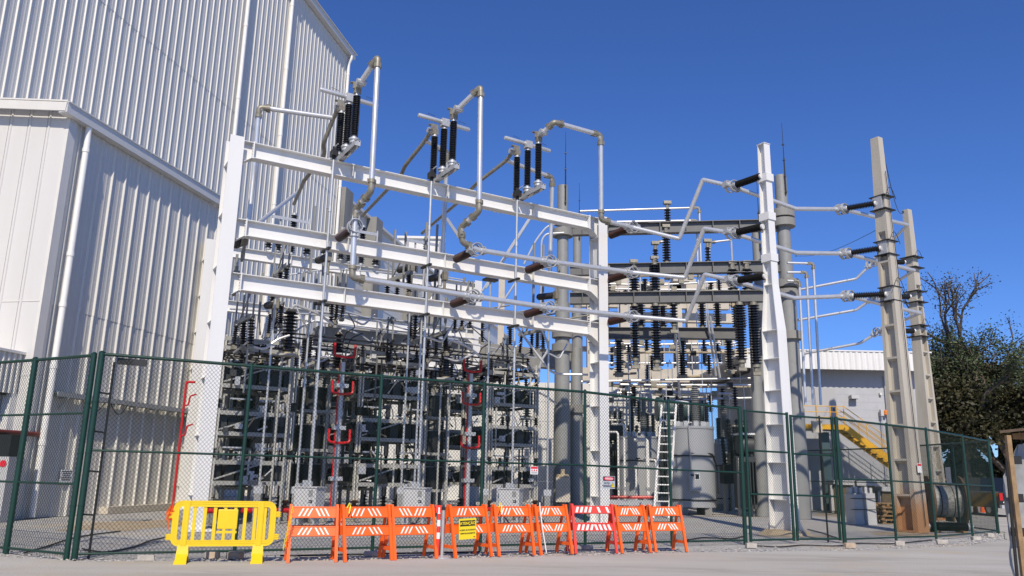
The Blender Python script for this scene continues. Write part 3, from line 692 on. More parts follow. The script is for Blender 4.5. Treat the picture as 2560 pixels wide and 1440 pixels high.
# secondary operating rods (pairs) in front of the racks
for i, (u0, v0, u1, v1, y) in enumerate(((690, 735, 652, 1200, 24.8), (778, 745, 757, 1215, 25.5), (805, 760, 768, 1215, 26.4), (1025, 765, 1003, 1215, 27.2), (1226, 700, 1209, 1215, 28.0), (1372, 800, 1353, 1215, 28.6), (1061, 655, 1035, 1160, 26.6))):
    a = D(u0, v0, y); b = Vec((a.x, a.y, .7)); t = thing('operating_rod', Vec((a.x, a.y, 0)), 'slim upright steel operating rod ' + ('by the left column', 'left of the first motor box', 'behind the first motor box', 'left of the second motor box', 'left of the third motor box', 'beside the bare white column', 'between the second box and its rod')[i], 'rod', 'slim operating rods')
    mb = MB(); mb.cyl(b, a, .034, n=8); mb.build('rod', M['rod_steel'], t, True)
    mb = MB(); mb.box(b + Z * -.25, .2, .2, .9); mb.build('foot_box', M['grey_paint'], t)
    mb = MB(); mb.box(b + Z * .3, .26, .16, .2); mb.build('gear_head', M['galvanised'], t)
    mb = MB(); mb.obox(a, ge, gn, Z, .5, .3, .08); mb.build('bearing_plate', M['dark_metal'], t)

# ---------------------------------------------------------------- capacitor racks behind the front gantry
RO = -4.0
def RS(u, v): return sloc(GP(u, v, RO))
can_me = {}
def rack(s0, s1, ztop, label, lev=((1.16, 1.80), (2.70, 3.36), (4.22, 4.90), (5.45, 5.75)), depth=2.2, o0=RO, seed=0):
    random.seed(seed)
    t = thing('capacitor_rack', gp((s0 + s1) / 2, o0, 0), label, 'rack', 'capacitor racks behind the front gantry')
    L = s1 - s0
    for s in (s0, s1):
        for o in (o0, o0 - depth):
            insulator(t, gp(s, o, .22), gp(s, o, .66), .17, 3, 'brown_porcelain', r0=.07, caps='beige_cap', seg=10)
            mb = MB(); mb.box(gp(s, o, .11), .3, .3, .22); mb.build('foot', M['concrete_grey'], t)
            zz = .66; segs = []
            for a, b in lev: segs.append((a, b))
            prev = .66
            for a, b in segs:
                top = b + .12
                mb = MB()
                for k in (-.055, .055): mb.obox(gp(s + k, o, (prev + top) / 2), ge, gn, Z, .05, .14, top - prev)
                mb.build('post', M['rack_post'], t)
                if b < lev[-1][1] - .01:
                    insulator(t, gp(s, o, top), gp(s, o, top + .32), .11, 4, 'dark_porcelain', r0=.06, caps='beige_cap', seg=8); prev = top + .32
    for a, b in lev:
        for z in (a, b):
            for o, sg in ((o0 + .06, 1), (o0 - depth - .06, -1)):
                mb = MB(); mb.obox(gp((s0 + s1) / 2, o, z), ge, gn, Z, L, .02, .13); mb.obox(gp((s0 + s1) / 2, o - sg * .03, z + .06), ge, gn, Z, L, .05, .012); mb.build('shelf_beam', M['rack_steel'], t)
            for s in (s0, (s0 + s1) / 2, s1):
                mb = MB(); mb.obox(gp(s, o0 - depth / 2, z - .01), ge, gn, Z, .08, depth, .10); mb.build('cross_beam', M['grey_beam'], t)
        n = max(3, int(L / .40))
        for r_ in range(3):
            for k in range(n):
                if random.random() < .12: continue
                key = (round(b - a, 2), random.randrange(3))
                if key not in can_me:
                    h = (b - a) - .17
                    m2 = MB(); m2.obox(Vec((0, 0, h / 2)), ge, gn, Z, .30, .52, h)
                    for q in (-.08, .08): m2.lathe(Vec((0, 0, h)) + gn * q * 2, Vec((0, 0, h + .2)) + gn * q * 2, sheds(.02, .045, 3), 6)
                    me = bpy.data.meshes.new('capacitor_unit'); me.from_pydata([tuple(v) for v in m2.v], [], m2.f); me.materials.append(M[('can_dark', 'can_dark', 'can_grey')[key[1]]]); can_me[key] = me
                o = bpy.data.objects.new('capacitor_unit', can_me[key]); COL.objects.link(o); o.parent = t
                o.location = gp(s0 + (k + .5) * L / n + random.uniform(-.04, .04), o0 - .42 - r_ * .68, a + .07) - t.location
        # jumper wires in front
        for k in range(3):
            mb = MB(); x = s0 + random.uniform(.2, L - .3)
            p = [gp(x, o0 + .02, b + .02), gp(x + random.uniform(-.2, .2), o0 + .16, b + .25), gp(x + random.uniform(-.3, .3), o0 + .1, b + .55), gp(x + random.uniform(-.3, .3), o0 - .2, b + .9)]
            mb.tube(fillet(p, .15), .018, 6); mb.build('jumper', M['dark_metal'], t)
        for k in range(2):
            x = s0 + L * (k + .5) / 2 + random.uniform(-.2, .2); insulator(t, gp(x, o0 - .15, b + .06), gp(x, o0 - .15, b + .42), .085, 4, 'dark_porcelain', r0=.045, caps='beige_cap', seg=8)
            mb = MB(); mb.bar(gp(x - .3, o0 - .15, b + .47), gp(x + .4, o0 - .15, b + .47), .05, .05); mb.build('bus_strap', M['galvanised'], t)
        # fuses, straps and stray fittings that break up the shelf fronts
        for k in range(5):
            x = s0 + random.uniform(.15, L - .15); q = gp(x, o0 + random.uniform(-.1, .22), random.choice((a, b)) + random.uniform(.08, .2)); ln = random.uniform(.25, .55); d_ = (ge * random.uniform(-1, 1) + Z * random.uniform(-.2, 1) + gn * .3).normalized()
            mb = MB(); mb.lathe(q, q + d_ * ln, [(0, .035), (.2, .035), (.2, .022), (.8, .022), (.8, .035), (1, .035)], 8); mb.build('fuse', M[random.choice(('trim_white', 'galvanised', 'dark_metal', 'beige_cap'))], t)
        for k in range(3):
            x = s0 + random.uniform(.15, L - .25); mb = MB(); mb.obox(gp(x, o0 + .12, a + random.uniform(.1, .5)), ge, gn, Z, random.uniform(.12, .34), .12, random.uniform(.1, .3)); mb.build('terminal_block', M[random.choice(('can_dark', 'can_grey', 'galvanised', 'box_grey'))], t)
        for k in range(2):
            x = s0 + random.uniform(.1, L - .1); mb = MB(); mb.obox(gp(x, o0 + .09, (a + b) / 2 + .25), ge, gn, Z, .05, .05, (b - a) + random.uniform(.3, 1.0)); mb.build('strut', M[random.choice(('rack_post', 'grey_beam', 'dark_metal'))], t)
        mb = MB(); mb.bar(gp(s0 + .1, o0 + .1, a + .12), gp(s0 + L * .6, o0 + .1, b - .05), .02, .05); mb.build('brace', M['rack_steel'], t)
    return t
a0, a1 = RS(524, 1210), RS(716, 1210); b0_, b1_ = RS(888, 1210), RS(1052, 1210); c0_, c1_ = RS(1222, 1210), RS(1338, 1210)
rack(a0, a1, 5.7, 'tall dark capacitor rack on brown insulator feet by the hall wall', seed=1)
rack(b0_, b1_, 5.7, 'tall dark capacitor rack between the two red-bracketed sprinkler poles', seed=2)
rack(c0_, c1_, 5.7, 'tall dark capacitor rack just left of the grey round columns', seed=3)
rack(a0 + 1.1, a1 + 1.0, 5.7, 'second-row capacitor rack behind the rack by the hall wall', o0=RO - 4.4, seed=4)
rack(b0_ - .3, b1_ + .4, 5.7, 'second-row capacitor rack behind the middle rack', o0=RO - 4.4, seed=5)
rack(c0_ - .6, c1_ + .2, 5.7, 'second-row capacitor rack behind the right rack', o0=RO - 4.4, seed=6)
# reactors / dark equipment between the racks
for i, (u, lab) in enumerate(((800, 'between the first and second racks'), (1120, 'between the second and third racks'), (640, 'deep behind the first rack'), (970, 'deep behind the middle rack'))):
    s = RS(u, 1210); o = RO - (1.6 if i < 2 else 3.2); t = thing('coil_stack', gp(s, o, 0), 'dark stacked coil unit on grey steel legs ' + lab, 'coil', 'dark coil units among the racks')
    for k in (-.45, .45):
        for j in (-.45, .45): mb = MB(); mb.obox(gp(s + k, o + j, 2.3), ge, gn, Z, .1, .1, 4.6); mb.build('leg', M['rack_steel'], t)
    for z in (1.0, 2.35, 3.7):
        mb = MB(); mb.lathe(gp(s, o, z), gp(s, o, z + .8), [(0, .4), (0, .5), (1, .5), (1, .4)], 16); mb.build('coil', M['can_dark'], t, True)
        for k in (-1, 1): mb = MB(); mb.obox(gp(s, o + k * .5, z - .06), ge, gn, Z, 1.1, .06, .1); mb.build('support_beam', M['rack_steel'], t)
        for k in (-.3, .3): insulator(t, gp(s + k, o + .35, z + .82), gp(s + k, o + .35, z + 1.2), .08, 4, 'dark_porcelain', r0=.045, caps='beige_cap', seg=8)
# sprinkler poles with red U-shaped spray heads
for u, vb, vt, vs_, lab in ((835, 1273, 905, (890, 983, 1105), 'between the first and second racks'), (1168, 1275, 935, (928, 1010, 1118), 'in front of the rear white column')):
    s = RS(u, vb); o = RO + .8; b = GP(u, 1250, o); b = Vec((b.x, b.y, 0)); H = V(u + 18, vt, b, gn).z
    t = thing('sprinkler_pole', b, 'galvanised sprinkler pole with red U-shaped spray heads ' + lab, 'sprinkler pole', 'sprinkler poles')
    mb = MB(); mb.cyl(b, b + Z * H, .085, n=12); mb.build('pole', M['galvanised'], t, True)
    mb = MB(); mb.obox(b + Z * .06, ge, gn, Z, .5, .4, .12); mb.build('base_plate', M['galvanised'], t)
    mb = MB(); mb.cyl(b - ge * .115 + Z * .1, b - ge * .115 + Z * (H - .05), .022, n=8); mb.build('water_pipe', M['red_paint'], t, True)
    for v in vs_:
        z = V(u + 10, v, b, gn).z; mb = MB()
        mb.tube(fillet([b + ge * -.36 + gn * .1 + Z * (z + .42), b + ge * -.36 + gn * .12 + Z * z, b + gn * .14 + Z * (z - .04), b + ge * .36 + gn * .12 + Z * z, b + ge * .36 + gn * .1 + Z * (z + .42)], .1), .042, 8); mb.build('spray_head', M['red_paint'], t, True)
    for z in (1.35, 3.0, 4.4):
        mb = MB(); mb.obox(b + Z * z, ge, gn, Z, .42, .22, .13); mb.build('pipe_clamp', M['galvanised'], t)
# red fire riser by the left column
b = G(428, 1300); t = thing('fire_riser', b, 'bright red thin fire pipe rising beside the left gantry column', 'pipe')
tp = D(470, 955, b.y); mb = MB(); mb.tube(fillet([b, Vec((b.x, b.y, tp.z)), Vec((b.x + .28, b.y, tp.z))], .06), .04, 8); mb.build('pipe', M['red_paint'], t, True)
for v in (990, 1065): z = D(465, v, b.y).z; mb = MB(); mb.tube(fillet([Vec((b.x, b.y, z - .3)), Vec((b.x + .14, b.y, z - .3)), Vec((b.x + .17, b.y, z)), Vec((b.x + .36, b.y, z + .06))], .05), .028, 6); mb.build('spray_branch', M['red_paint'], t, True)
mb = MB(); mb.cyl(b, b + Z * .3, .07, n=8); mb.build('valve', M['red_paint'], t)
p0, p1 = gp(.3, -2.6, .38), gp(SPAN - .5, -2.4, .38)
t = thing('fire_main', Vec((p0.x, p0.y, 0)), 'long red fire main lying low in front of the racks', 'pipe'); mb = MB(); mb.cyl(p0, p1, .075, n=10); mb.build('pipe', M['red_paint'], t, True)
k = 0
while k < 12: mb = MB(); q = p0 + ge * (.6 + k); mb.obox(q - Z * .22, ge, gn, Z, .12, .2, .30); mb.build('saddle', M['concrete_grey'], t); k += 1.5
# big shedded post insulators on steel stands
for i, (u, vt, vb, y, r) in enumerate(((728, 775, 885, 25.2, .24), (848, 832, 925, 30.2, .21), (1118, 862, 945, 28.4, .21), (1318, 985, 1045, 32, .17))):
    q = D(u, vt, y); p = D(u - 4, vb, y); p = Vec((q.x, q.y, p.z)); t = thing('post_insulator', Vec((q.x, q.y, 0)), ('large black shedded post insulator high beside the hall wall', 'black shedded post insulator above the first sprinkler pole', 'black shedded post insulator left of the rear white column', 'pale-rimmed shedded post insulator beside the grey round column')[i], 'insulator', 'large post insulators')
    insulator(t, p, q, r, 12 if i < 3 else 9, 'dark_porcelain', r0=r * .45, caps='beige_cap', seg=14)
    for j in (-.16, .16): mb = MB(); mb.box(Vec((q.x + j, q.y, p.z / 2)), .06, .08, p.z); mb.build('stand', M['rack_steel'], t)
    mb = MB(); mb.box(Vec((q.x, q.y, p.z - .04)), .6, .5, .06); mb.build('top_plate', M['rack_steel'], t)
    mb = MB(); mb.tube(fillet([q, q + Z * .18 + Vec((.1, 0, 0)), q + Vec((.7, .4, .02)), q + Vec((1.2, .8, -.3))], .2), .045, 8); mb.build('lead', M['aluminium'], t, True)
# pale wall behind everything in the middle
p0 = Vec((-9.0, 50, 0)); t = thing('pale_block_wall', p0, 'pale block wall glimpsed behind the racks', 'wall')
for k in range(13):
    for j in range(6):
        mb = MB(); mb.box(p0 + Vec((.8 + k * 1.6, 0, .6 + j * 1.2)), 1.585, .3, 1.185); mb.build('panel', M['pale_wall'], t)
# grey concrete beam with its own row of post insulators
cbL = D(790, 818, 36.5); cbR = D(1420, 925, 43)
cbR.z = cbL.z = (cbL.z + cbR.z) / 2
t = thing('concrete_portal', Vec((cbL.x, cbL.y, 0)), 'grey tapered concrete beam on square legs with upright insulators', 'portal')
mb = MB(); mb.bar(cbL, cbR, .7, .95); mb.build('beam', M['concrete_grey'], t)
for f in (.02, .45, .97):
    q = cbL.lerp(cbR, f); mb = MB(); mb.box(Vec((q.x, q.y + .1, (q.z - .48) / 2)), .7, .7, q.z - .48); mb.build('leg', M['concrete_grey'], t)
for f in (.62, .74, .86, .97):
    q = cbL.lerp(cbR, f) + Z * .48; insulator(t, q, q + Z * 1.7, .17, 14, 'dark_porcelain', r0=.08, caps='beige_cap', seg=10)
    mb = MB(); mb.tube(fillet([q + Z * 1.75 + Vec((-1.6, .2, -.12)), q + Z * 1.78, q + Z * 1.9 + Vec((1.4, -.2, .1))], .2), .04, 8); mb.build('bus_tube', M['fitting'], t)
# ---------------------------------------------------------------- underslung switches between the two gantries
random.seed(61)
spots = [(702, 676, -3.2, 'under the middle beam against the hall wall'), (995, 694, -3.4, 'under the middle beam before the concrete fins'), (845, 742, -5.0, 'deep under the lowest beam by the hall corner'), (1040, 782, -2.6, 'under the lowest beam, mid span'), (1160, 765, -4.2, 'beside the rear white column, upper'), (690, 770, -5.5, 'low against the hall ribs'), (960, 858, -5.8, 'above the middle rack, deep'), (1092, 838, -3.0, 'above the gap right of the middle rack'), (880, 935, -5.0, 'just above the first sprinkler pole'), (1240, 905, -5.2, 'right of the rear white column, low'), (610, 800, -2.6, 'next to the left column, low'), (770, 842, -6.2, 'before the grey concrete beam end'), (1130, 905, -6.0, 'left of the second sprinkler pole'), (1330, 830, -4.6, 'left of the grey round column')]
for u, v, o, lab in spots:
    c = GP(u, v, o); t = thing('underslung_switch', c, 'small dark underslung switch ' + lab, 'switch', 'underslung switches between gantries')
    d = (gn * 1 + ge * random.uniform(-.25, .25)).normalized(); s_ = Vec((d.y, -d.x, 0)); L = random.uniform(1.5, 2.1)
    for k in (-.07, .07): mb = MB(); mb.obox(c + s_ * k, d, s_, Z, L, .012, .13); mb.build('channel', M['rack_steel'], t)
    for k in (-.42, 0, .42):
        a = c + d * (L * k) - Z * .06; b = a - Z * random.uniform(.65, .95) + d * random.uniform(-.2, .2)
        insulator(t, a, b, .105, 9, 'dark_porcelain', r0=.05, caps='fitting', seg=8)
        mb = MB(); mb.obox(b - Z * .06, d, s_, Z, .22, .14, .1); mb.build('contact', M['fitting'], t)
    e0_ = c - d * (L * .42) - Z * .95; e1_ = c + d * (L * .42) - Z * .9
    mb = MB(); mb.cyl(e0_, e1_ + Z * random.uniform(-.1, .35), .03, n=8); mb.build('blade', M['aluminium'], t, True)
    mb = MB(); mb.tube(fillet([e1_, e1_ + ge * .5 - Z * .1, e1_ + ge * .8 + Z * random.uniform(-.3, .3), e1_ + ge * 1.2 + Z * random.uniform(.2, .7)], .2), .036, 8); mb.build('lead', M['aluminium'], t, True)
    for k in (-.3, .3):
        for j in (-1, 1): mb = MB(); mb.obox(c + d * (L * k) + s_ * (j * .1) + Z * .45, d, s_, Z, .05, .05, .95); mb.build('hanger', M['grey_paint'], t)
    mb = MB(); mb.bar(c + d * (L * .3) + Z * .9, c - d * (L * .3), .035, .035); mb.build('brace', M['grey_paint'], t)
# overhead trays of control cable running along above the racks
for i, (o, z, lab) in enumerate(((-3.7, 5.95, 'front edge'), (-6.4, 6.05, 'rear edge'), (-8.2, 5.9, 'second row'))):
    a, b = gp(1.2 - o * .5, o, z), gp(SPAN - .8, o, z - .05); t = thing('rack_bus', a, 'dark flat bus along the rack tops, %s' % lab, 'busbar', 'dark flat busbars over the racks')
    for k in (0, .14): mb = MB(); mb.bar(a + Z * k, b + Z * k, .10, .045); mb.build('bar', M['dark_metal'], t)
    for k in range(9): q = a.lerp(b, (k + .5) / 9); mb = MB(); mb.lathe(q - Z * .42, q - Z * .03, sheds(.04, .09, 4), 8); mb.build('support', M['dark_porcelain'], t)
    for k in range(7):
        q = a.lerp(b, (k + .4) / 7); mb = MB(); mb.tube(fillet([q, q + Z * .35 + gn * .2, q + Z * .5 + gn * .5 + ge * random.uniform(-.4, .4), q + Z * random.uniform(.6, 1.3) + gn * .3 + ge * random.uniform(-.6, .6)], .2), .022, 6); mb.build('riser', M['dark_metal' if k % 2 else 'aluminium'], t, True)
# ---------------------------------------------------------------- tapered white column and concrete poles
def taper_H(root, base, secs, e, n, m, tf=.02, tw=.016, stiff=(), name='shaft'):
    """welded I shaft; secs (z, depth along n, flange width along e)"""
    mb = MB()
    for (z0, d0, w0), (z1, d1, w1) in zip(secs[:-1], secs[1:]):
        for k in (-1, 1):
            lo = [base + n * (k * d0 / 2) + e * (j * w0 / 2) + Z * z0 for j in (-1, 1)]; hi = [base + n * (k * d1 / 2) + e * (j * w1 / 2) + Z * z1 for j in (-1, 1)]
            i = n * (-k * tf); mb.hexa([lo[0], lo[1], lo[1] + i, lo[0] + i, hi[0], hi[1], hi[1] + i, hi[0] + i])
        a, b = n * (d0 / 2 - tf), n * (d1 / 2 - tf); w_ = e * (tw / 2)
        mb.hexa([base - a - w_ + Z * z0, base - a + w_ + Z * z0, base + a + w_ + Z * z0, base + a - w_ + Z * z0, base - b - w_ + Z * z1, base - b + w_ + Z * z1, base + b + w_ + Z * z1, base + b - w_ + Z * z1])
    s = mb.build(name, m, root)
    def at(z):
        for (z0, d0, w0), (z1, d1, w1) in zip(secs[:-1], secs[1:]):
            if z0 <= z <= z1: f = (z - z0) / (z1 - z0); return d0 + (d1 - d0) * f, w0 + (w1 - w0) * f
        return secs[-1][1:]
    for z, t_ in stiff:
        d_, w0 = at(z)
        for k in (-1, 1):
            mb = MB(); mb.obox(base + e * (k * (w0 / 4 + tw / 4 - .002)) + Z * z, e, n, Z, w0 / 2 - tw / 2 - .006, d_ - 2 * tf - .004, t_); mb.build('rib', m, s)
    return s
tcol = thing('tapered_column', RC, 'free-standing white tapered steel column behind the fence gate', 'column')
taper_H(tcol, RC, [(0, .80, .42), (6.2, .64, .40), (7.7, .36, .30), (12.55, .29, .27)], ge, gn, M['white_paint'], .022, .016, [(z, .018) for z in (1.0, 2.1, 3.25, 4.3, 5.3, 6.2, 7.7)])
for z in (8.6, 10.0, 11.35):
    mb = MB(); mb.obox(RC + Z * z, ge, gn, Z, .34, .41, .26); mb.build('bracket_band', M['white_paint'], tcol)
mb = MB(); mb.obox(RC + Z * 12.56, ge, gn, Z, .30, .33, .02); mb.build('top_plate', M['white_paint'], tcol)
for k, j in ((-1, -.15), (-1, .15), (1, -.15), (1, .15)):
    mb = MB(); a = RC + gn * (k * .40) + ge * j; mb.prism([a, a + gn * (k * .22), a + Z * .5], ge * .014); mb.build('gusset', M['white_paint'], tcol)
mb = MB(); random.seed(5)
mb.lathe(RC - Z * .15, RC + Z * .12, [(0, .95), (.55, .8), (1, .62)], 9); mb.build('broken_footing', M['dirt'], tcol)
def conc_pole(base, H, W1, W2, t1, t2, er, nr, label, cat='pole', solid_from=.74, nrec=9):
    """double-T concrete pole: recess faces +-er (width W1 across nr), plain faces +-nr (width W2)"""
    t = thing('concrete_pole', base, label, cat, 'double-T concrete poles')
    def sec(z):
        f = z / H; return W1 + (t1 - W1) * f, W2 + (t2 - W2) * f
    zs = [0.0]; zz = 0
    for i in range(nrec): zz = H * solid_from * (i + 1) / nrec; zs.append(zz)
    mb = MB(); tfk = .20
    zl = [0, H * solid_from]
    for k in (-1, 1):                        # flanges (plain sides)
        a, b = sec(0), sec(H * solid_from); q = []
        for (w1, w2), z in ((a, 0), (b, H * solid_from)):
            th = w1 * tfk
            q += [base + nr * (k * w1 / 2) - er * (w2 / 2) + Z * z, base + nr * (k * w1 / 2) + er * (w2 / 2) + Z * z, base + nr * (k * (w1 / 2 - th)) + er * (w2 / 2) + Z * z, base + nr * (k * (w1 / 2 - th)) - er * (w2 / 2) + Z * z]
        mb.hexa(q)
    q = []
    for z in (0, H * solid_from):            # web
        w1, w2 = sec(z); a = nr * (w1 / 2 - w1 * tfk); h = er * (w2 * .16); q += [base - a - h + Z * z, base + a - h + Z * z, base + a + h + Z * z, base - a + h + Z * z]
    mb.hexa(q); q = []
    for z in (H * solid_from, H):            # solid head
        w1, w2 = sec(z); a = nr * (w1 / 2); h = er * (w2 / 2); q += [base - a - h + Z * z, base + a - h + Z * z, base + a + h + Z * z, base - a + h + Z * z]
    mb.hexa(q); s = mb.build('shaft', M['concrete_pole'], t)
    for z in zs:
        w1, w2 = sec(z)
        for k in (-1, 1):
            mb = MB(); hh = .09 if z > 0 else .03
            a = w1 * (.5 - tfk) - .003
            mb.hexa([base + er * (k * w2 * .165) - nr * a + Z * (z - hh), base + er * (k * w2 * .49) - nr * a + Z * z, base + er * (k * w2 * .49) + nr * a + Z * z, base + er * (k * w2 * .165) + nr * a + Z * (z - hh)] + [base + er * (k * w2 * .165) - nr * a + Z * (z + hh * .5), base + er * (k * w2 * .49) - nr * a + Z * (z + .07), base + er * (k * w2 * .49) + nr * a + Z * (z + .07), base + er * (k * w2 * .165) + nr * a + Z * (z + hh * .5)]); mb.build('cross_rib', M['concrete_pole'], s)
    return t
# iron-red soil stain on the lowest metre of the near pole
m = M['concrete_pole']; nt_ = m.node_tree; bs = nt_.nodes['Principled BSDF']; old = bs.inputs['Base Color'].links[0].from_socket
g_ = nt_.nodes.new('ShaderNodeNewGeometry'); sx = nt_.nodes.new('ShaderNodeSeparateXYZ'); nt_.links.new(g_.outputs['Position'], sx.inputs[0])
nn = nt_.nodes.new('ShaderNodeTexNoise'); nn.inputs['Scale'].default_value = 5; nt_.links.new(g_.outputs['Position'], nn.inputs['Vector'])
ad = nt_.nodes.new('ShaderNodeMath'); ad.operation = 'MULTIPLY_ADD'; ad.inputs[1].default_value = -.9; nt_.links.new(nn.outputs['Fac'], ad.inputs[0]); nt_.links.new(sx.outputs['Z'], ad.inputs[2])
mr = nt_.nodes.new('ShaderNodeMapRange'); mr.inputs[1].default_value = .2; mr.inputs[2].default_value = 1.0; mr.inputs[3].default_value = .85; mr.inputs[4].default_value = 0; nt_.links.new(ad.outputs[0], mr.inputs[0])
mx = nt_.nodes.new('ShaderNodeMix'); mx.data_type = 'RGBA'; nt_.links.new(mr.outputs[0], mx.inputs[0]); nt_.links.new(old, mx.inputs[6]); mx.inputs[7].default_value = (.42, .19, .06, 1); nt_.links.new(mx.outputs[2], bs.inputs['Base Color'])
pole1 = conc_pole(PO, 13.85, .86, .62, .31, .27, ge, gn, 'taller-looking concrete pole with orange soil stain at its foot', nrec=9)
P2 = D(2343, 1298, 35.6); P2 = Vec((P2.x, P2.y, 0)); pole2 = conc_pole(P2, D(2261, 525, 35.6).z, .86, .62, .31, .27, gn, ge, 'second concrete pole standing behind the cable reel', nrec=10)
def loops(t, q, n, w):
    mb = MB()
    for k in (-.25, .25): mb.obox(q + Z * k, ge, gn, Z, w, w, .03)
    mb.build('strap', M['dark_metal'], t)
    mb = MB(); mb.tube([q - ge * .3 + gn * .35 + Z * (.15 + .4 * sin(pi * i / 8)) + ge * (.6 * i / 8) for i in range(9)], .011, 5); mb.build('earth_loop', M['dark_metal'], t)
for i, (u, v, tip) in enumerate(((2190, 508, z3[4]), (2203, 620, z2[4]), (2217, 735, z1[4]))):
    b = D(u, v, 27.2); t = standoff(b, Vec(tip), (z3[5] - z3[4]), 'black stand-off insulator on the stained concrete pole, %s of three' % ph[2 - i], 'black_polymer', 18, .12, 'insulators on concrete poles')
    mb = MB(); mb.obox(b + (b - tip).normalized() * .05, ge, gn, Z, .06, .34, .5); mb.build('mount_plate', M['galvanised'], t)
    loops(pole1, Vec((PO.x, PO.y, b.z)), 0, .62 - .02 * i)
for i, (u, v, tip) in enumerate(((1904, 440, z3[2]), (1908, 566, z2[2]), (1914, 690, z1[2]))):
    b = D(u, v, 25.05); standoff(b, Vec(tip), (z3[3] - z3[2]), 'black stand-off insulator on the tapered white column, %s of three' % ph[2 - i], 'black_polymer', 20, .125, 'insulators on tapered column')
# return tubes from pole to pole
rt = [[(2268, 562, 30.4), (2232, 601, 32.4), (2181, 657, 34.6), (2140, 697, 35), (1975, 729, 36)], [(2285, 676, 30.4), (2242, 704, 32.4), (2183, 745, 34.6), (2140, 775, 35), (1980, 803, 36)], [(2300, 783, 30.4), (2255, 803, 32.4), (2197, 829, 34.6), (2150, 858, 35), (2010, 884, 36)]]
for i, pp in enumerate(rt):
    pts = [D(u, v, y) for u, v, y in pp]; bus('return_busbar', pts, .06, 'tube returning behind the stained concrete pole, %s of the three' % ph[2 - i], group='return tubes at the right', rr=.08)
    tip = pts[2]; b = D((2262, 2276, 2287)[i], (655, 741, 827)[i], 35.4)
    standoff(b, tip, pts[3] - pts[2], 'black stand-off insulator on the concrete pole behind the reel, %s of three' % ph[2 - i], 'black_polymer', 16, .12, 'insulators on concrete poles')
    loops(pole2, Vec((P2.x, P2.y, b.z)), 0, .74)
# wires at the pole heads
for a, b, sag, lab in ((D(2208, 380, 27.3), D(2258, 530, 35.6), .9, 'thin wire slung from the stained pole top to the pole behind'), (D(2210, 565, 29), D(1990, 640, 60), .4, 'thin earth wire running off behind the grey column')):
    t = thing('earth_wire', a, lab, 'wire'); mb = MB(); mb.tube([a.lerp(b, i / 12) - Z * (sag * sin(pi * i / 12)) for i in range(13)], .014, 5); mb.build('wire', M['dark_metal'], t)
    mb = MB(); mb.box(a, .06, .06, .1); mb.box(b, .06, .06, .1); mb.build('clamp', M['dark_metal'], t)
mb = MB(); mb.tube([PO + gn * .48 + Z * .2 + ge * .03, PO + gn * .40 + Z * 5, PO + gn * .33 + Z * 9 + ge * .05, PO + gn * .24 + Z * 12.5], .013, 5); mb.build('earth_cable', M['dark_metal'], pole1)
q = PO + gn * .47 + Z * 2.05
mb = MB(); mb.obox(q, ge, gn, Z, .22, .01, .3); sg = mb.build('small_sign', M['sign_white'], pole1)
mb = MB(); mb.obox(q + gn * .007 + Z * .1, ge, gn, Z, .2, .004, .07); mb.build('sign_header', M['sign_red'], sg)

# ---------------------------------------------------------------- grey round-column structure behind
YL, YR = 36.2, 34.8
gcs = []
def round_col(u, v0, y, H, r, label, collars=(), rod=0):
    b = D(u, v0, y); b = Vec((b.x, b.y, 0)); t = thing('round_column', b, label, 'column', 'grey round columns')
    mb = MB(); mb.lathe(b, b + Z * H, [(0, r * 1.2), (.3, r * 1.12), (.3, r * 1.02), (.62, r * .98), (.62, r * .85), (1, r * .75)], 18); mb.build('shaft', M['grey_paint'], t, True)
    for z in collars: mb = MB(); mb.cyl(b + Z * z, b + Z * (z + .35), r * 1.45, n=18); mb.build('collar', M['concrete_grey'], t, True)
    if rod:
        mb = MB(); mb.lathe(b + Z * (H - 1.0) + Vec((.1, -r * .9, 0)), b + Z * (H + rod) + Vec((.1, -r * .9, 0)), [(0, .035), (.5, .03), (.5, .02), (1, .008)], 8); mb.build('lightning_rod', M['dark_metal'], t)
        for k in range(4): mb = MB(); mb.box(b + Z * (H - .9 + k * (rod + .6) / 4) + Vec((.1, -r * .9, 0)), .09, .09, .06); mb.build('rod_clip', M['dark_metal'], t)
    return t, b
def zat(u, v, y): return D(u, v, y).z
c1, b1 = round_col(1404, 1250, YL, zat(1413, 465, YL), .33, 'grey round column with long lightning rod left of the bare white column', (zat(1412, 592, YL), zat(1412, 560, YL), zat(1410, 880, YL), zat(1408, 845, YL)), zat(1417, 335, YL) - zat(1413, 465, YL))
c2, b2 = round_col(1440, 1250, YL + .6, zat(1437, 870, YL + .6), .30, 'shorter grey round column beside the long-rod column', (zat(1437, 1030, YL),))
c3, b3 = round_col(2000, 1250, YR, zat(1953, 440, YR), .36, 'grey round column with lightning rod behind the tapered white column', (zat(1958, 545, YR), zat(1960, 568, YR), zat(1975, 745, YR), zat(1977, 720, YR), zat(1982, 850, YR)), zat(1948, 315, YR) - zat(1953, 440, YR))
c4, b4 = round_col(1905, 1250, YR + 1.5, zat(1900, 700, YR), .24, 'slim grey round column left of the tapered white column', ())
c5, b5 = round_col(1925, 1250, YR + 2.5, zat(1908, 540, YR), .26, 'slimmer tall grey round column just behind the tapered column', (), 3.0)
c6, b6 = round_col(1443, 1250, 44, zat(1440, 560, 44), .3, 'far grey round column with a short lightning rod', (), zat(1445, 462, 44) - zat(1440, 560, 44))
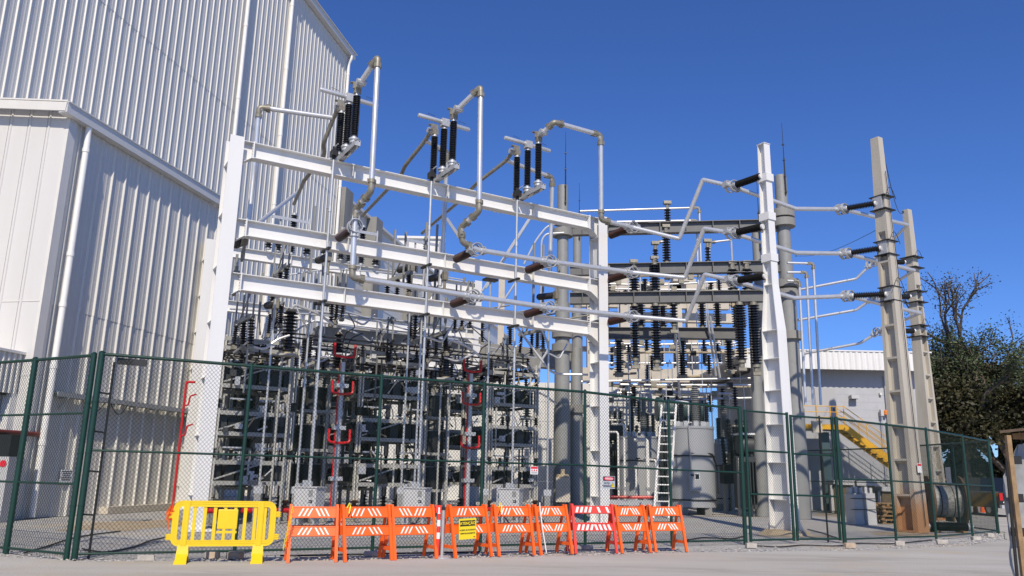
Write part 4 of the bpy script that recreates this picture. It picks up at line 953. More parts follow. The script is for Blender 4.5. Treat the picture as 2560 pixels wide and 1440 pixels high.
for i, (vl, vr) in enumerate(((577, 562), (680, 662), (745, 742))):
    pl = D(1425, vl, YL); pr = D(1950, vr, YR); pr.z = pl.z = (pl.z + pr.z) / 2
    t = thing('grey_crossbeam', pl, 'dark grey steel I-beam between the grey round columns, %s of three' % ph[2 - i], 'beam', 'grey crossbeams')
    mb = MB(); mb.ibeam(pl, pr, .52, .36, .03, .02); mb.build('girder', M['grey_beam'], t)
    dd = (pr - pl); L = dd.length; dd.normalize(); nn_ = Vec((dd.y, -dd.x, 0))
    for k in range(8):
        q = pl + dd * (L * (k + .5) / 8); mb = MB(); mb.obox(q + nn_ * .11, dd, nn_, Z, .03, .15, .45); mb.build('stiffener', M['grey_beam'], t)
    gcs.append((pl, pr, dd, nn_))
def on_beam(i, u, off=0):
    pl, pr, dd, nn_ = gcs[i]; q = V(u, 700, pl, nn_); return pl + dd * ((q - pl).dot(dd)) + nn_ * off
# insulators standing on / hanging under the grey crossbeams
k = 0
for bi, u, z0, z1_, r, mm in ((2, 1515, .27, 1.25, .24, 0), (2, 1585, .27, 1.45, .24, 0), (2, 1637, .27, 1.6, .25, 0), (2, 1832, .27, 1.3, .25, 0), (2, 1868, .27, 1.3, .25, 0), (2, 1505, -.27, -2.6, .22, 0), (2, 1585, -.27, -2.9, .22, 0), (2, 1637, -.27, -3.0, .24, 0), (2, 1682, -.27, -1.3, .19, 0), (2, 1845, -.27, -3.0, .26, 0), (2, 1880, -.27, -3.2, .26, 0), (0, 1673, .27, .95, .16, 0), (1, 1668, .27, 1.75, .2, 0), (1, 1640, .27, .95, .14, 0), (1, 1772, .27, 1.0, .14, 0), (2, 1480, -.27, -2.2, .2, 0)):
    q = on_beam(bi, u); k += 1; s_ = 1 if z0 > 0 else -1
    where = 'standing on' if z0 > 0 else 'hanging under'
    t = thing('grey_beam_insulator', q + Z * z0, 'black shedded insulator %s the %s grey crossbeam' % (where, ph[2 - bi]), 'insulator', 'insulators %s the %s grey crossbeam' % (where, ph[2 - bi]))
    insulator(t, q + Z * z0, q + Z * z1_, r, max(5, int(abs(z1_ - z0) / .13)), 'dark_porcelain', r0=r * .5, caps='fitting', seg=12)
    mb = MB(); mb.cyl(q + Z * z1_, q + Z * (z1_ + s_ * .2), r * .5, n=8); mb.box(q + Z * (z1_ + s_ * .28), .35, .25, .14); mb.build('terminal', M['fitting'], t)
# fourth, lower and further grey beam crowded with insulators
pl = D(1500, 838, 41); pr = D(1860, 830, 40.4); pr.z = pl.z = (pl.z + pr.z) / 2
t = thing('grey_crossbeam', pl, 'dark grey steel I-beam lower and further off than the other three', 'beam', 'grey crossbeams')
mb = MB(); mb.ibeam(pl, pr, .6, .36, .03, .02); mb.build('girder', M['grey_beam'], t)
gcs.append((pl, pr, (pr - pl).normalized(), Vec(((pr - pl).normalized().y, -(pr - pl).normalized().x, 0))))
for k, u in enumerate((1512, 1545, 1600, 1655, 1700, 1752, 1790, 1815, 1835, 1850)):
    q = on_beam(3, u); up = k % 3 != 1; z0 = .31 if up else -.31; z1_ = z0 + (1 if up else -1) * random.uniform(1.2, 2.0); r = random.uniform(.2, .27)
    where = 'standing on' if up else 'hanging under'
    t = thing('far_beam_insulator', q + Z * z0, 'black shedded insulator %s the lower far grey beam' % where, 'insulator', 'insulators %s the lower far beam' % where)
    insulator(t, q + Z * z0, q + Z * z1_, r, int(abs(z1_ - z0) / .13), 'dark_porcelain', r0=r * .5, caps='fitting', seg=10)
    mb = MB(); mb.cyl(q + Z * z1_ - Vec((.3, 0, 0)), q + Z * z1_ + Vec((.9, .1, .1)), .06, n=8); mb.box(q + Z * z1_, .4, .3, .22); mb.build('terminal', M['fitting' if k % 2 else 'beige_cap'], t)
# tubes over the top grey beam and the loops
for i, pp in enumerate(([(1450, 528), (1748, 519), (1754, 700)], [(1520, 555), (1742, 551), (1746, 720)])):
    pts = [D(u, v, 35.5) for u, v in pp]; bus('overhead_tube', pts, .05, 'thin tube over the top grey crossbeam turning down, %s one' % ('upper', 'lower')[i], group='tubes over the grey crossbeam', elbows=(1,), rr=.15, n=10)
for i, pp in enumerate(([(1640, 640), (1640, 606), (1664, 603)], [(1772, 648), (1776, 606), (1828, 600), (1831, 655)])):
    pts = [D(u, v, 38) for u, v in pp]; bus('loop_tube', pts, .05, 'small pale tube loop behind the grey beams, %s' % ('left one cut short', 'right one like an arch')[i], group='tube loops', elbows=(1,), rr=.12, n=8)
# curved tubes between gantry and grey column
for i, pp in enumerate(([(1412, 557), (1370, 562), (1340, 600), (1310, 660)], [(1410, 582), (1365, 585), (1354, 600), (1352, 850)], [(1330, 540), (1215, 720)], [(1322, 548), (1205, 728)], [(1300, 690), (1240, 780)], [(1290, 815), (1380, 935), (1470, 937)], [(1350, 815), (1375, 870), (1350, 905), (1345, 960)], [(1400, 955), (1900, 945)])):
    y = (34, 34, 31, 31.4, 33, 31, 31.5, 38)[i]
    pts = [D(u, v, y) for u, v in pp]; bus('link_tube', pts, .045, 'slim pale link tube ' + ('curving off the grey round column, upper', 'curving off the grey round column and down', 'slanting behind the gantry, upper of a pair', 'slanting behind the gantry, lower of a pair', 'slanting low behind the rear column', 'slanting down then level to the bare column', 'hooked near the slim operating rod', 'long and level behind the bare white column')[i], group='slim link tubes', rr=.35, n=8)
# right-hand drop tubes
for i, pp in enumerate(([(1968, 657), (2033, 659), (2052, 1012)], [(1968, 681), (2016, 681), (2033, 1012)], [(1968, 702), (1998, 703), (2014, 1012)])):
    pts = [D(u, v, 33.8) for u, v in pp]; bus('drop_tube', pts, .055, 'slim tube dropping beside the grey column, %s of three' % ('outermost', 'middle', 'innermost')[i], group='drop tubes at the right', elbows=(1,), rr=.13, n=10)

# ---------------------------------------------------------------- beige concrete bus structure far behind
t = thing('beige_bus_frame', D(1610, 1250, 58), 'beige concrete frame of posts and beams far behind the grey columns', 'frame')
t.location.z = 0; Y = 58.0
for u, v0, w_ in ((1612, 880, .85), (1725, 700, .8), (1825, 880, 1.0), (1480, 700, .8), (1560, 690, .7), (1690, 690, .6), (1255, 700, .5)):
    q = D(u, v0, Y + (6 if u in (1725, 1255) else 0)); mb = MB(); mb.box(Vec((q.x, q.y, q.z / 2)), w_, w_, q.z); mb.build('post', M['concrete_beige'], t)
for v, h, u0, u1, dy in ((715, .75, 1430, 1830, 0), (790, .7, 1430, 1830, 2), (872, .35, 1440, 1850, 4), (936, .95, 1430, 1880, -1), (760, .5, 1440, 1820, 6), (985, .3, 1500, 1880, 3), (1050, .5, 1500, 1700, 6), (1105, .4, 1500, 1880, 8)):
    a = D(u0, v, Y + dy); b = D(u1, v, Y + dy); b.z = a.z; mb = MB(); mb.bar(a, b, .6, h); mb.build('beam', M['concrete_beige'], t)
for u, v in ((1460, 690), (1700, 690), (1810, 845), (1700, 940)):
    q = D(u, v, Y - 1); mb = MB(); mb.box(q, 1.2, 1.0, 1.0); mb.build('corbel', M['concrete_beige'], t)
for i, u in enumerate((1490, 1530, 1575, 1655, 1690, 1730, 1765, 1800)):
    q = D(u, 915, Y - 1.5); mb = MB(); mb.lathe(q, q + Z * 1.3, sheds(.1, .18, 8), 8); mb.build('pin_insulator', M['dark_porcelain'], t)
# level tubes and droppers in the mid distance
random.seed(21)
for i, (v, y) in enumerate(((693, 44), (706, 45), (742 - 20, 46), (828, 45), (853, 46), (868, 47), (885, 44), (905, 48), (958, 42), (966, 45), (985, 43), (1000, 44))):
    a = D(1500 + random.randrange(-30, 40), v + random.randrange(-3, 4), y); b = D(1860 + random.randrange(-30, 60), v + random.randrange(-6, 6), y)
    t = thing('level_tube', a, 'pale level tube strung behind the bare column, %s in the stack' % ('topmost', 'second', 'third', 'fourth', 'fifth', 'sixth', 'seventh', 'eighth', 'ninth', 'tenth', 'eleventh', 'lowest')[i], 'tube', 'stack of level tubes behind the bare column')
    mb = MB(); c = a.lerp(b, .35) + Z * random.uniform(-.3, .3); mb.tube(fillet([a, c, b], .8), .055, 8); mb.build('tube', M['aluminium' if i % 3 else 'beige_cap'], t, True)
    for f in (.12, .38, .55, .83):
        q = a.lerp(b, f + random.uniform(-.06, .06)); q.z += 0; mb = MB(); mb.box(q, .3, .24, .26); mb.build('clamp', M['fitting' if random.random() < .6 else 'dark_metal'], t)
    for f in (.2, .3, .45, .68, .92):
        q = a.lerp(b, f + random.uniform(-.05, .05)); L = random.uniform(.8, 3.4); mb = MB(); mb.cyl(q, q - Z * L, .028, n=6); mb.build('dropper', M['rod_steel'], t)
    for f in (.26, .75):
        q = a.lerp(b, f + random.uniform(-.1, .1)); mb = MB(); mb.lathe(q - Z * .1, q - Z * random.uniform(.8, 1.3), sheds(.07, .17, 8), 8); mb.build('string', M['dark_porcelain'], t)
for i, (u0, v0, u1, v1) in enumerate(((1690, 800, 1712, 940), (1768, 790, 1790, 940), (1775, 790, 1800, 945), (1688, 830, 1700, 1000))):
    bus('slant_tube', [D(u0, v0, 40), D(u1, v1, 41)], .06, 'pale slanting tube before the beige frame, one of a bundle', group='slanting tubes before the beige frame', rr=.1, n=8)

# ---------------------------------------------------------------- oil tanks
def tank(u0, u1, vt, vb, y, label, box=True, ladder=True):
    b = D((u0 + u1) / 2, vb, y); b = Vec((b.x, b.y, 0)); r = (D(u1, vb, y) - D(u0, vb, y)).length / 2; H = D((u0 + u1) / 2, vt, y).z; z0 = .32
    t = thing('oil_tank', b, label, 'tank', 'grey oil-filled tanks')
    mb = MB(); mb.lathe(b + Z * z0, b + Z * H, [(0, r), (.97, r), (.97, r * 1.03), (1, r * 1.03), (1.0, r * .9)], 28); mb.build('shell', M['tank_grey'], t, True)
    for f in (.08, .62):
        mb = MB(); mb.lathe(b + Z * (z0 + (H - z0) * f), b + Z * (z0 + (H - z0) * f + .06), [(0, r), (0, r * 1.045), (1, r * 1.045), (1, r)], 28); mb.build('band', M['dark_metal'], t, True)
    for k in (-.5, .5): mb = MB(); mb.box(b + Vec((k * r, 0, .16)), .3, r * 1.6, .32); mb.build('skid', M['concrete_grey'], t)
    for k, (dx, dy, h, rr_) in enumerate(((.25, -.1, 1.7, .2), (.5, .35, 1.0, .16), (-.3, .3, 1.1, .16), (.75, .0, .9, .13))):
        q = b + Vec((dx * r, dy * r, H)); mb = MB(); mb.cyl(q, q + Z * .25, rr_ * .9, n=12); bb = mb.build('turret', M['tank_grey'], t, True)
        mb = MB(); mb.lathe(q + Z * .25, q + Z * (.25 + h), sheds(rr_ * .6, rr_, max(6, int(h / .09))), 14); mb.build('bushing', M['grey_paint' if k == 0 else 'dark_porcelain'], t)
    if box:
        q = b + Vec((-.12 * r, -r - .16, 1.45)); mb = MB(); mb.box(q, .5, .3, .85); cb_ = mb.build('control_box', M['tank_grey'], t)
        mb = MB(); mb.box(q + Vec((.08, -.156, .2)), .17, .012, .22); mb.build('window', M['glass_dark'], cb_); mb = MB(); mb.box(q + Vec((.08, -.153, .2)), .21, .008, .26); mb.build('window_frame', M['sign_white'], cb_)
        mb = MB(); mb.box(q + Vec((-.13, -.156, .26)), .14, .01, .09); mb.build('nameplate', M['dark_metal'], cb_)
        mb = MB(); mb.cyl(q + Vec((-.12, .1, .42)), q + Vec((-.16, .12, H - 1.45)), .045, n=8); mb.build('conduit', M['tank_grey'], t, True)
    mb = MB(); mb.tube(fillet([b + Vec((-r * .3, -r * 1.02, z0 + (H - z0) * .66)), b + Vec((r * .75, -r * .75, z0 + (H - z0) * .66)), b + Vec((r * 1.02, -r * .35, z0 + (H - z0) * .5)), b + Vec((r * 1.05, -r * .3, .9))], .15), .035, 6); mb.build('cable_pipe', M['dark_metal'], t, True)
    mb = MB()
    for k in range(9): a = k * .7; mb.box(b + Vec((cos(a) * r * .6, sin(a) * r * .6, H + .12)), .2, .2, .24)
    mb.build('lid_fittings', M['galvanised'], t)
    return t, b, r, H
t1, tb1, tr1, th1 = tank(1672, 1790, 1068, 1278, 37.5, 'large grey cylindrical tank with control box and ladder')
t2, tb2, tr2, th2 = tank(1548, 1650, 1092, 1268, 42.5, 'grey cylindrical tank partly hidden behind the ladder', box=False)
t3, tb3, tr3, th3 = tank(1790, 1835, 1110, 1270, 42.5, 'pale slim tank right of the large grey tank', box=False)
# ladder
a = D(1652, 1275, 33.2); a = Vec((a.x, a.y, 0)); t = thing('ladder', a, 'pale ladder with hand hoops left of the large tank', 'ladder')
top = D(1668, 1012, 33.6).z; ln_ = Vec((D(1672, 1012, 33.6).x - a.x, .4, top)); lw = .30
for k in (-lw, lw): mb = MB(); mb.bar(a + Vec((k, 0, .0)), a + Vec((k, 0, 0)) + ln_, .07, .08, Vec((1, 0, 0))); mb.build('rail', M['pipe_white'], t)
n_ = int(top / .32)
for i in range(1, n_): f = i / n_; mb = MB(); mb.cyl(a + ln_ * f - Vec((1, 0, 0)) * lw, a + ln_ * f + Vec((1, 0, 0)) * lw, .028, n=6); mb.build('rung', M['pipe_white'], t)
mb = MB(); q = a + ln_ + Vec((1, 0, 0)) * lw; mb.tube(fillet([q, q + Vec((0, .1, .2)), q + Vec((.7, .8, .2)), q + Vec((.7, .9, -.7))], .1), .03, 6); mb.build('hand_hoop', M['pipe_white'], t)
# pipework by the second tank
for i, (u0, v0, u1, v1) in enumerate(((1618, 1100, 1622, 1270), (1590, 1170, 1590, 1270), (1560, 1060, 1560, 1270), (1545, 1080, 1548, 1260), (1640, 1150, 1640, 1260))):
    a = D(u0, v0, 39); t = thing('tank_pipe', Vec((a.x, a.y, 0)), 'pale upright pipe before the hidden tank, %s' % ('thick one by the ladder', 'third from the ladder', 'fourth from the ladder', 'furthest from the ladder', 'thin one by the ladder')[i], 'pipe', 'pale pipes before the hidden tank'); mb = MB()
    mb.tube(fillet([a + Vec((-.5, .6, .02)), a, Vec((a.x, a.y, .2))], .15), .085 if i == 0 else .05, 8); mb.build('pipe', M['pipe_white'], t, True)
    for z in (1.0, 2.0): mb = MB(); mb.cyl(Vec((a.x, a.y, z)), Vec((a.x, a.y, z + .12)), .13 if i == 0 else .09, n=8); mb.build('flange', M['galvanised'], t)
a, b = D(1520, 1243, 38.5), D(1640, 1243, 38.5); t = thing('red_main_by_tanks', Vec((a.x, a.y, 0)), 'red fire main low in front of the hidden tank', 'pipe'); mb = MB(); mb.cyl(a, b, .07, n=8); mb.build('pipe', M['red_paint'], t, True); mb = MB(); mb.box(a.lerp(b, .5) - Z * .25, 2.6, .3, .25); mb.build('skid_rail', M['galvanised'], t)
# cabinet and valve clutter near the bare column
q = G(1402, 1282); t = thing('pale_junction_box', q, 'cream junction box with a finned top by the grey round columns', 'box'); z0 = .5
mb = MB(); mb.box(q + Vec((0, -1.2, 1.0)), .6, .5, 1.0); mb.build('body', M['concrete_beige'], t); mb = MB(); mb.lathe(q + Vec((0, -1.2, 1.5)), q + Vec((0, -1.2, 1.85)), [(0, .3), (.4, .24), (.4, .1), (1, .08)], 10); mb.build('finned_top', M['beige_cap'], t)
for k in (-.2, .2): mb = MB(); mb.box(q + Vec((k, -1.2, .25)), .08, .3, .5); mb.build('leg', M['dark_metal'], t)
# small dark breakers filling the yard right of the bare column
random.seed(33)
for i, (u, y, h) in enumerate(((1548, 46, 3.2), (1575, 47, 4.5), (1835, 40, 3.6), (1850, 42, 4.6), (1872, 38, 3.0))):
    b = D(u, 1250, y); b = Vec((b.x, b.y, 0)); t = thing('breaker', b, 'dark breaker unit on a grey stand %s' % ('left of the hidden tank', 'behind the hidden tank', 'right of the pale slim tank', 'far right of the tanks', 'next to the slim grey column')[i], 'breaker', 'dark breakers among the tanks')
    for k in (-.4, .4): mb = MB(); mb.box(b + Vec((k, 0, h * .3)), .12, .5, h * .6); mb.build('leg', M['rack_steel'], t)
    mb = MB(); mb.box(b + Z * (h * .5), 1.1, .7, h * .25); mb.build('cabinet', M['can_dark'], t)
    for k in (-.35, 0, .35): mb = MB(); mb.lathe(b + Vec((k, 0, h * .62)), b + Vec((k * 1.3, 0, h)), sheds(.08, .15, 9), 10); mb.build('bushing', M['dark_porcelain'], t)

# dark transformer with radiator fins behind the tanks, and a radiator bank at their right
def transformer(u0, u1, vt, y, label, dark='teal_post'):
    a, b = D(u0, vt, y), D(u1, vt, y); w_ = b.x - a.x; cx = (a.x + b.x) / 2; H = a.z; t = thing('transformer', Vec((cx, y, 0)), label, 'transformer', 'dark transformers behind the tanks')
    mb = MB(); mb.box(Vec((cx, y, H * .40)), w_ * .8, 1.6, H * .62); mb.build('body', M[dark], t)
    mb = MB(); mb.lathe(Vec((cx - w_ * .5, y - .2, H * .86)), Vec((cx + w_ * .5, y - .2, H * .86)), [(0, H * .05), (.02, H * .11), (.98, H * .11), (1, H * .05)], 16); mb.build('conservator', M[dark], t, True)
    for k in (-.35, .35): mb = MB(); mb.box(Vec((cx + k * w_, y, H * .36)), .14, .3, H * .72); mb.build('leg', M['rack_steel'], t)
    n_ = int(w_ * .76 / .13)
    for k in range(n_): mb = MB(); mb.box(Vec((cx - w_ * .38 + k * .13, y - 1.05, H * .40)), .035, .5, H * .5); mb.build('radiator_fin', M['can_grey'], t)
    mb = MB(); mb.box(Vec((cx, y - .2, H * .995)), w_ * 1.05, .9, .08); mb.build('catwalk', M['pipe_white'], t)
    for k in (-.3, 0, .3): insulator(t, Vec((cx + k * w_, y + .4, H * .71)), Vec((cx + k * w_ * 1.2, y + .5, H * 1.12)), .16, 12, 'dark_porcelain', r0=.08, seg=10)
transformer(1636, 1762, 985, 46.5, 'dark transformer with fins and round conservator behind the large tank')
transformer(1838, 1876, 1085, 36.6, 'narrow dark radiator bank between the tanks and the slim grey columns', 'can_grey')
transformer(1520, 1560, 1050, 47, 'dark transformer glimpsed just right of the bare white column', 'can_grey')
# ---------------------------------------------------------------- grey building with yellow stair
BY = 45.0
bx0 = D(1930, 1000, BY).x; bx1 = D(2278, 905, BY).x + .2; BT = D(2120, 886, BY).z; BF = D(2120, 924, BY - 1.0).z
gb = thing('grey_building', Vec((bx0, BY, 0)), 'grey block building with white ribbed parapet behind the concrete poles', 'building')
bh = .42; z = 0; r_ = 0
# block courses as real blocks on the part that shows best
mb = MB(); mb.box(Vec(((bx0 + bx1) / 2, BY + 5.993, BF / 2 + .2)), bx1 - bx0 - .04, 12, BF + .4); mb.build('core', M['building_grey'], gb)
blk = MB(); blk.box(Vec((0, 0, 0)), .889, .03, .409); blk_me = bpy.data.meshes.new('block'); blk_me.from_pydata([tuple(v) for v in blk.v], [], blk.f); blk_me.materials.append(M['building_grey'])
cnt = 0
while z < BF - .2:
    x = bx0 + (.45 if r_ % 2 else 0)
    while x < bx1 - .5 and cnt < 290:
        if x > bx0 + 1.5: o = bpy.data.objects.new('block', blk_me); COL.objects.link(o); o.parent = gb; o.location = Vec((x + .45, BY - .0, z + .21)) - gb.location; cnt += 1
        x += .9
    z += bh; r_ += 1
fx0, fx1 = bx0 - 2, bx1 + .4
n_ = int((fx1 - fx0) / .32)
for k in range(n_):
    a = Vec((fx0 + k * .32, BY - 1.0, BF)); mb = MB(); mb.prism([a, a + Vec((.08, -.05, 0)), a + Vec((.14, -.05, 0)), a + Vec((.22, 0, 0)), a + Vec((.318, 0, 0)), a + Vec((.318, .03, 0)), a + Vec((0, .03, 0))], Z * (BT - BF)); mb.build('parapet_sheet', M['white_paint'], gb)
mb = MB(); mb.box(Vec(((fx0 + fx1) / 2, BY - .9, BT + .04)), fx1 - fx0 + .1, .34, .07); mb.build('parapet_cap', M['white_paint'], gb)
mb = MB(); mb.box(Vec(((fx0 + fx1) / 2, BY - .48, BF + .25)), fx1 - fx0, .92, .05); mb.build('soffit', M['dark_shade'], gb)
mb = MB(); mb.box(Vec(((fx0 + fx1) / 2, BY + 6, BT - .3)), fx1 - fx0, 13, .1); mb.build('roof', M['trim_white'], gb)
q = D(2065, 1020, BY - .05); mb = MB(); mb.box(q, 1.15, .06, 2.2); d_ = mb.build('door', M['door_grey'], gb)
mb = MB(); mb.box(q + Vec((.42, -.05, -.1)), .05, .06, .2); mb.build('handle', M['dark_metal'], d_)
q = D(2135, 993, BY - .25); mb = MB(); mb.box(q, .42, .4, .2); fl = mb.build('floodlight', M['box_grey'], gb); mb = MB(); mb.box(q - Z * .11 + Vec((-.05, -.05, 0)), .36, .3, .03); mb.build('lens', M['glass_dark'], fl)
q = D(2201, 985, BY - .1); mb = MB(); mb.box(q, .12, .14, .12); mb.build('sensor', M['trim_white'], gb)
a = D(2210, 940, BY - .12); b = D(2222, 1060, BY - .12); mb = MB(); mb.cyl(Vec((a.x, a.y, a.z)), Vec((a.x, a.y, 2)), .04, n=6); mb.build('conduit', M['galvanised'], gb)
q = D(2204, 1032, BY - .25); bc = thing('beacon', Vec((q.x, q.y, 0)), 'warning beacon with amber lens on a slim post by the grey building', 'beacon'); mb = MB(); mb.box(q, .16, .2, .34); mb.build('housing', M['box_grey'], bc); mb = MB(); mb.lathe(q + Vec((.2, 0, -.1)), q + Vec((.26, 0, .16)), [(0, .1), (.6, .12), (1, .06)], 10); mb.build('amber_lens', M['amber'], bc); mb = MB(); mb.cyl(q - Z * .1, Vec((q.x, q.y, 0)), .03, n=6); mb.build('post', M['galvanised'], bc)
for u0, u1 in ((2058, 2072), (1990, 2012)):
    a = D(u0, 1250, BY - 1.2); b = D(u1, 1250, BY - 1.2); mb = MB(); mb.box(Vec(((a.x + b.x) / 2, BY - 1.5, 2.05)), b.x - a.x + .15, .35, 4.1); mb.build('dark_pillar', M['teal_post'], gb)
# low hatches and cabinets along the wall foot
for i, (u0, u1, v0) in enumerate(((2077, 2122, 1212), (2134, 2178, 1214), (2195, 2240, 1228))):
    a = D(u0, v0, 41.5); b = D(u1, v0, 41.5); t = thing('crated_cabinet', Vec(((a.x + b.x) / 2, 41.5, 0)), 'brown crated cabinet on a pallet by the grey building, %s' % ('beside the dark pillar', 'behind the grey box bundle', 'behind the pallet stack')[i], 'crate', 'brown cabinets by the grey building')
    w_ = b.x - a.x; mb = MB(); mb.box(Vec(((a.x + b.x) / 2, 41.5, a.z / 2 + .1)), w_, .8, a.z - .1); mb.build('body', M['door_brown'], t)
    mb = MB(); mb.box(Vec(((a.x + b.x) / 2, 41.45, a.z + .12)), w_ + .12, 1.0, .22); mb.build('lid', M['box_grey'], t); mb = MB(); mb.box(Vec(((a.x + b.x) / 2, 41.4, .06)), w_ + .1, 1.1, .12); mb.build('pallet', M['wood'], t)
    mb = MB(); mb.box(Vec((a.x - .08, 41.3, a.z / 2)), .14, .2, a.z); mb.build('side_post', M['box_grey'], t)
# stair
SY = 42.6; s0 = D(2112, 1068, SY); s1 = D(2395, 1262, SY + .4); st = thing('yellow_stair', Vec((s1.x, SY, 0)), 'outdoor steel stair with yellow stringers and thin rails', 'stair')
sb = Vec((s1.x, SY, .12)); sdir = (sb - s0); nst = 20
for dy in (0, .95):
    mb = MB(); mb.bar(s0 + Vec((0, dy, 0)), sb + Vec((0, dy, 0)), .05, .30); mb.build('stringer', M['yellow_paint'], st)
    for hh in (.45, .72, 1.0): mb = MB(); mb.cyl(s0 + Vec((0, dy, hh + .1)), sb + Vec((0, dy, hh + .1)), .02, n=6); mb.build('handrail', M['yellow_paint'], st)
    for k in range(6): p = s0.lerp(sb, k / 5) + Vec((0, dy, 0)); mb = MB(); mb.cyl(p, p + Z * 1.12, .024, n=6); mb.build('baluster', M['yellow_paint'], st)
for k in range(nst):
    p = s0.lerp(sb, (k + .5) / nst); mb = MB(); mb.box(p + Vec((-.05, .475, .03)), .27, .9, .03); mb.build('tread', M['dark_metal'], st)
lx = D(2012, 1068, SY).x
mb = MB(); mb.box(Vec(((lx + s0.x) / 2, SY, s0.z)), s0.x - lx, .05, .26); mb.build('landing_beam', M['yellow_paint'], st)
mb = MB(); mb.box(Vec(((lx + s0.x) / 2, SY + .95, s0.z - .1)), s0.x - lx, 1.9, .05); mb.build('landing', M['dark_metal'], st)
for hh in (.5, .78, 1.08): mb = MB(); mb.cyl(Vec((lx, SY, s0.z + hh)), Vec((s0.x, SY, s0.z + hh)), .02, n=6); mb.build('landing_rail', M['yellow_paint'], st)
for k in range(4): x = lx + (s0.x - lx) * k / 3; mb = MB(); mb.cyl(Vec((x, SY, s0.z)), Vec((x, SY, s0.z + 1.1)), .024, n=6); mb.build('baluster', M['yellow_paint'], st)
for x in (lx + .2, s0.x - .3): mb = MB(); mb.box(Vec((x, SY + .9, s0.z / 2)), .12, .12, s0.z - .1); mb.build('leg', M['dark_metal'], st)
q = D(2042, 1067, SY - .1); mb = MB(); mb.box(q, .5, .2, .6); mb.build('side_box', M['concrete_beige'], st)
# stair seen again at its foot: second flight rails
# ---------------------------------------------------------------- yard goods at the right
b = G(2168, 1312); t = thing('grey_box_bundle', b, 'bundle of upright grey boxes standing on the gravel', 'boxes')
for k, (dx, w_, h_, dz) in enumerate(((-.34, .42, 1.10, 0), (.12, .42, 1.15, 0))):
    mb = MB(); mb.obox(b + Vec((dx, .2, h_ / 2)), Vec((.96, .28, 0)), Vec((-.28, .96, 0)), Z, w_, .5, h_); mb.build('box', M['box_grey'], t)
for k in range(5): mb = MB(); mb.box(b + Vec((-.45 + k * .19, .3, 1.22 + .04 * (k % 2))), .1, .3, .26); mb.build('flap', M['box_grey'], t)
for z in (.55, .95): mb = MB(); mb.box(b + Vec((-.1, -.1, z)), .98, .03, .03); mb.build('strap', M['dark_metal'], t)
def pallet(b, label, a=.1):
    t = thing('pallet', b, label, 'pallet', 'weathered pallets on the gravel'); ex = Vec((cos(a), sin(a), 0)); ey = Vec((-sin(a), cos(a), 0))
    for k in range(5): mb = MB(); mb.obox(b + ey * (-.5 + .25 * k) + Z * .135, ex, ey, Z, 1.2, .13, .025); mb.build('deck_board', M['wood'], t)
    for k in (-.5, 0, .5):
        for j in (-.45, 0, .45): mb = MB(); mb.obox(b + ex * k + ey * j + Z * .07, ex, ey, Z, .12, .1, .09); mb.build('block', M['wood'], t)
    for j in (-.45, .45): mb = MB(); mb.obox(b + ey * j + Z * .012, ex, ey, Z, 1.2, .1, .022); mb.build('runner', M['wood'], t)
pb = G(2222, 1308)
for i in range(5): pallet(pb + Vec((random.uniform(-.08, .08), random.uniform(-.05, .05), .155 * i)), 'weathered wooden pallet, one of the stack beside the grey boxes', .1 + random.uniform(-.08, .08))
# cable reel
rc = G(2385, 1318) + Vec((-.1, .3, 0)); ra = Vec((.97, -.21, 0)).normalized(); R = .92; rcz = rc + Z * R
t = thing('cable_reel', rc, 'wooden cable reel wound with pale wire behind the fence', 'cable reel')
for k in (-.55, .55):
    mb = MB(); mb.lathe(rcz + ra * (k - .04), rcz + ra * (k + .04), [(0, R), (1, R)], 36); mb.build('flange', M['wood_dark'], t, True)
mb = MB(); mb.lathe(rcz - ra * .51, rcz + ra * .51, sum([[(i / 24, .55), ((i + .5) / 24, .575)] for i in range(24)], []) + [(1, .55)], 28); mb.build('wire_winding', M['wire_coil'], t)
for k in (-.25, .2): mb = MB(); mb.lathe(rcz + ra * k, rcz + ra * (k + .03), [(0, .58), (1, .58)], 24); mb.build('band', M['dark_metal'], t)
mb = MB(); mb.cyl(rcz - ra * .75, rcz + ra * .75, .05, n=8); mb.build('spindle', M['dark_metal'], t)
# long black insulators lying on timbers
for i, (v, u0, u1) in enumerate(((1298, 2305, 2402), (1316, 2318, 2412))):
    a = G(u0, v + 14) + Z * (.42 if i == 0 else .18); L_ = Vec((1.45, .1, 0)); t = thing('lying_insulator', a - Z * .2, 'long black ribbed insulator lying before the reel, %s one' % ('upper', 'lower')[i], 'insulator', 'black insulators lying before the reel')
    insulator(t, a, a + L_, .15, 20, 'black_polymer', caps='galvanised')
    mb = MB(); mb.cyl(a - L_ * .06, a, .1, n=10); mb.cyl(a + L_, a + L_ * 1.07, .12, n=10); mb.build('end_flange', M['galvanised'], t)
    for k in (.3, 1.15): mb = MB(); mb.box(a + Vec((k, .05, -.2)), .12, .5, .16); mb.build('timber', M['wood'], t)
# cones on the far road
def cone(b, label, h=.72):
    t = thing('traffic_cone', b, label, 'traffic cone', 'orange traffic cones beyond the fence'); mb = MB(); mb.box(b + Z * .02, .36, .36, .04); mb.build('base', M['orange_plastic'], t)
    mb = MB(); mb.lathe(b + Z * .04, b + Z * h, [(0, .14), (.32, .105), (.32, .105), (1, .03)], 16); mb.build('body', M['orange_plastic'], t, True)
    mb = MB(); mb.lathe(b + Z * (h * .45), b + Z * (h * .66), [(0, .101), (1, .077)], 16); mb.build('band', M['white_tape'], t, True)
cone(G(2440, 1284), 'orange cone with white band seen through the end fence', 1.0); cone(G(2458, 1282), 'second orange cone close to the first behind the end fence', 1.1); cone(G(2414, 1283), 'orange cone half hidden by the reel rim', .9); cone(G(2478, 1280), 'orange cone furthest along the end fence', .9)
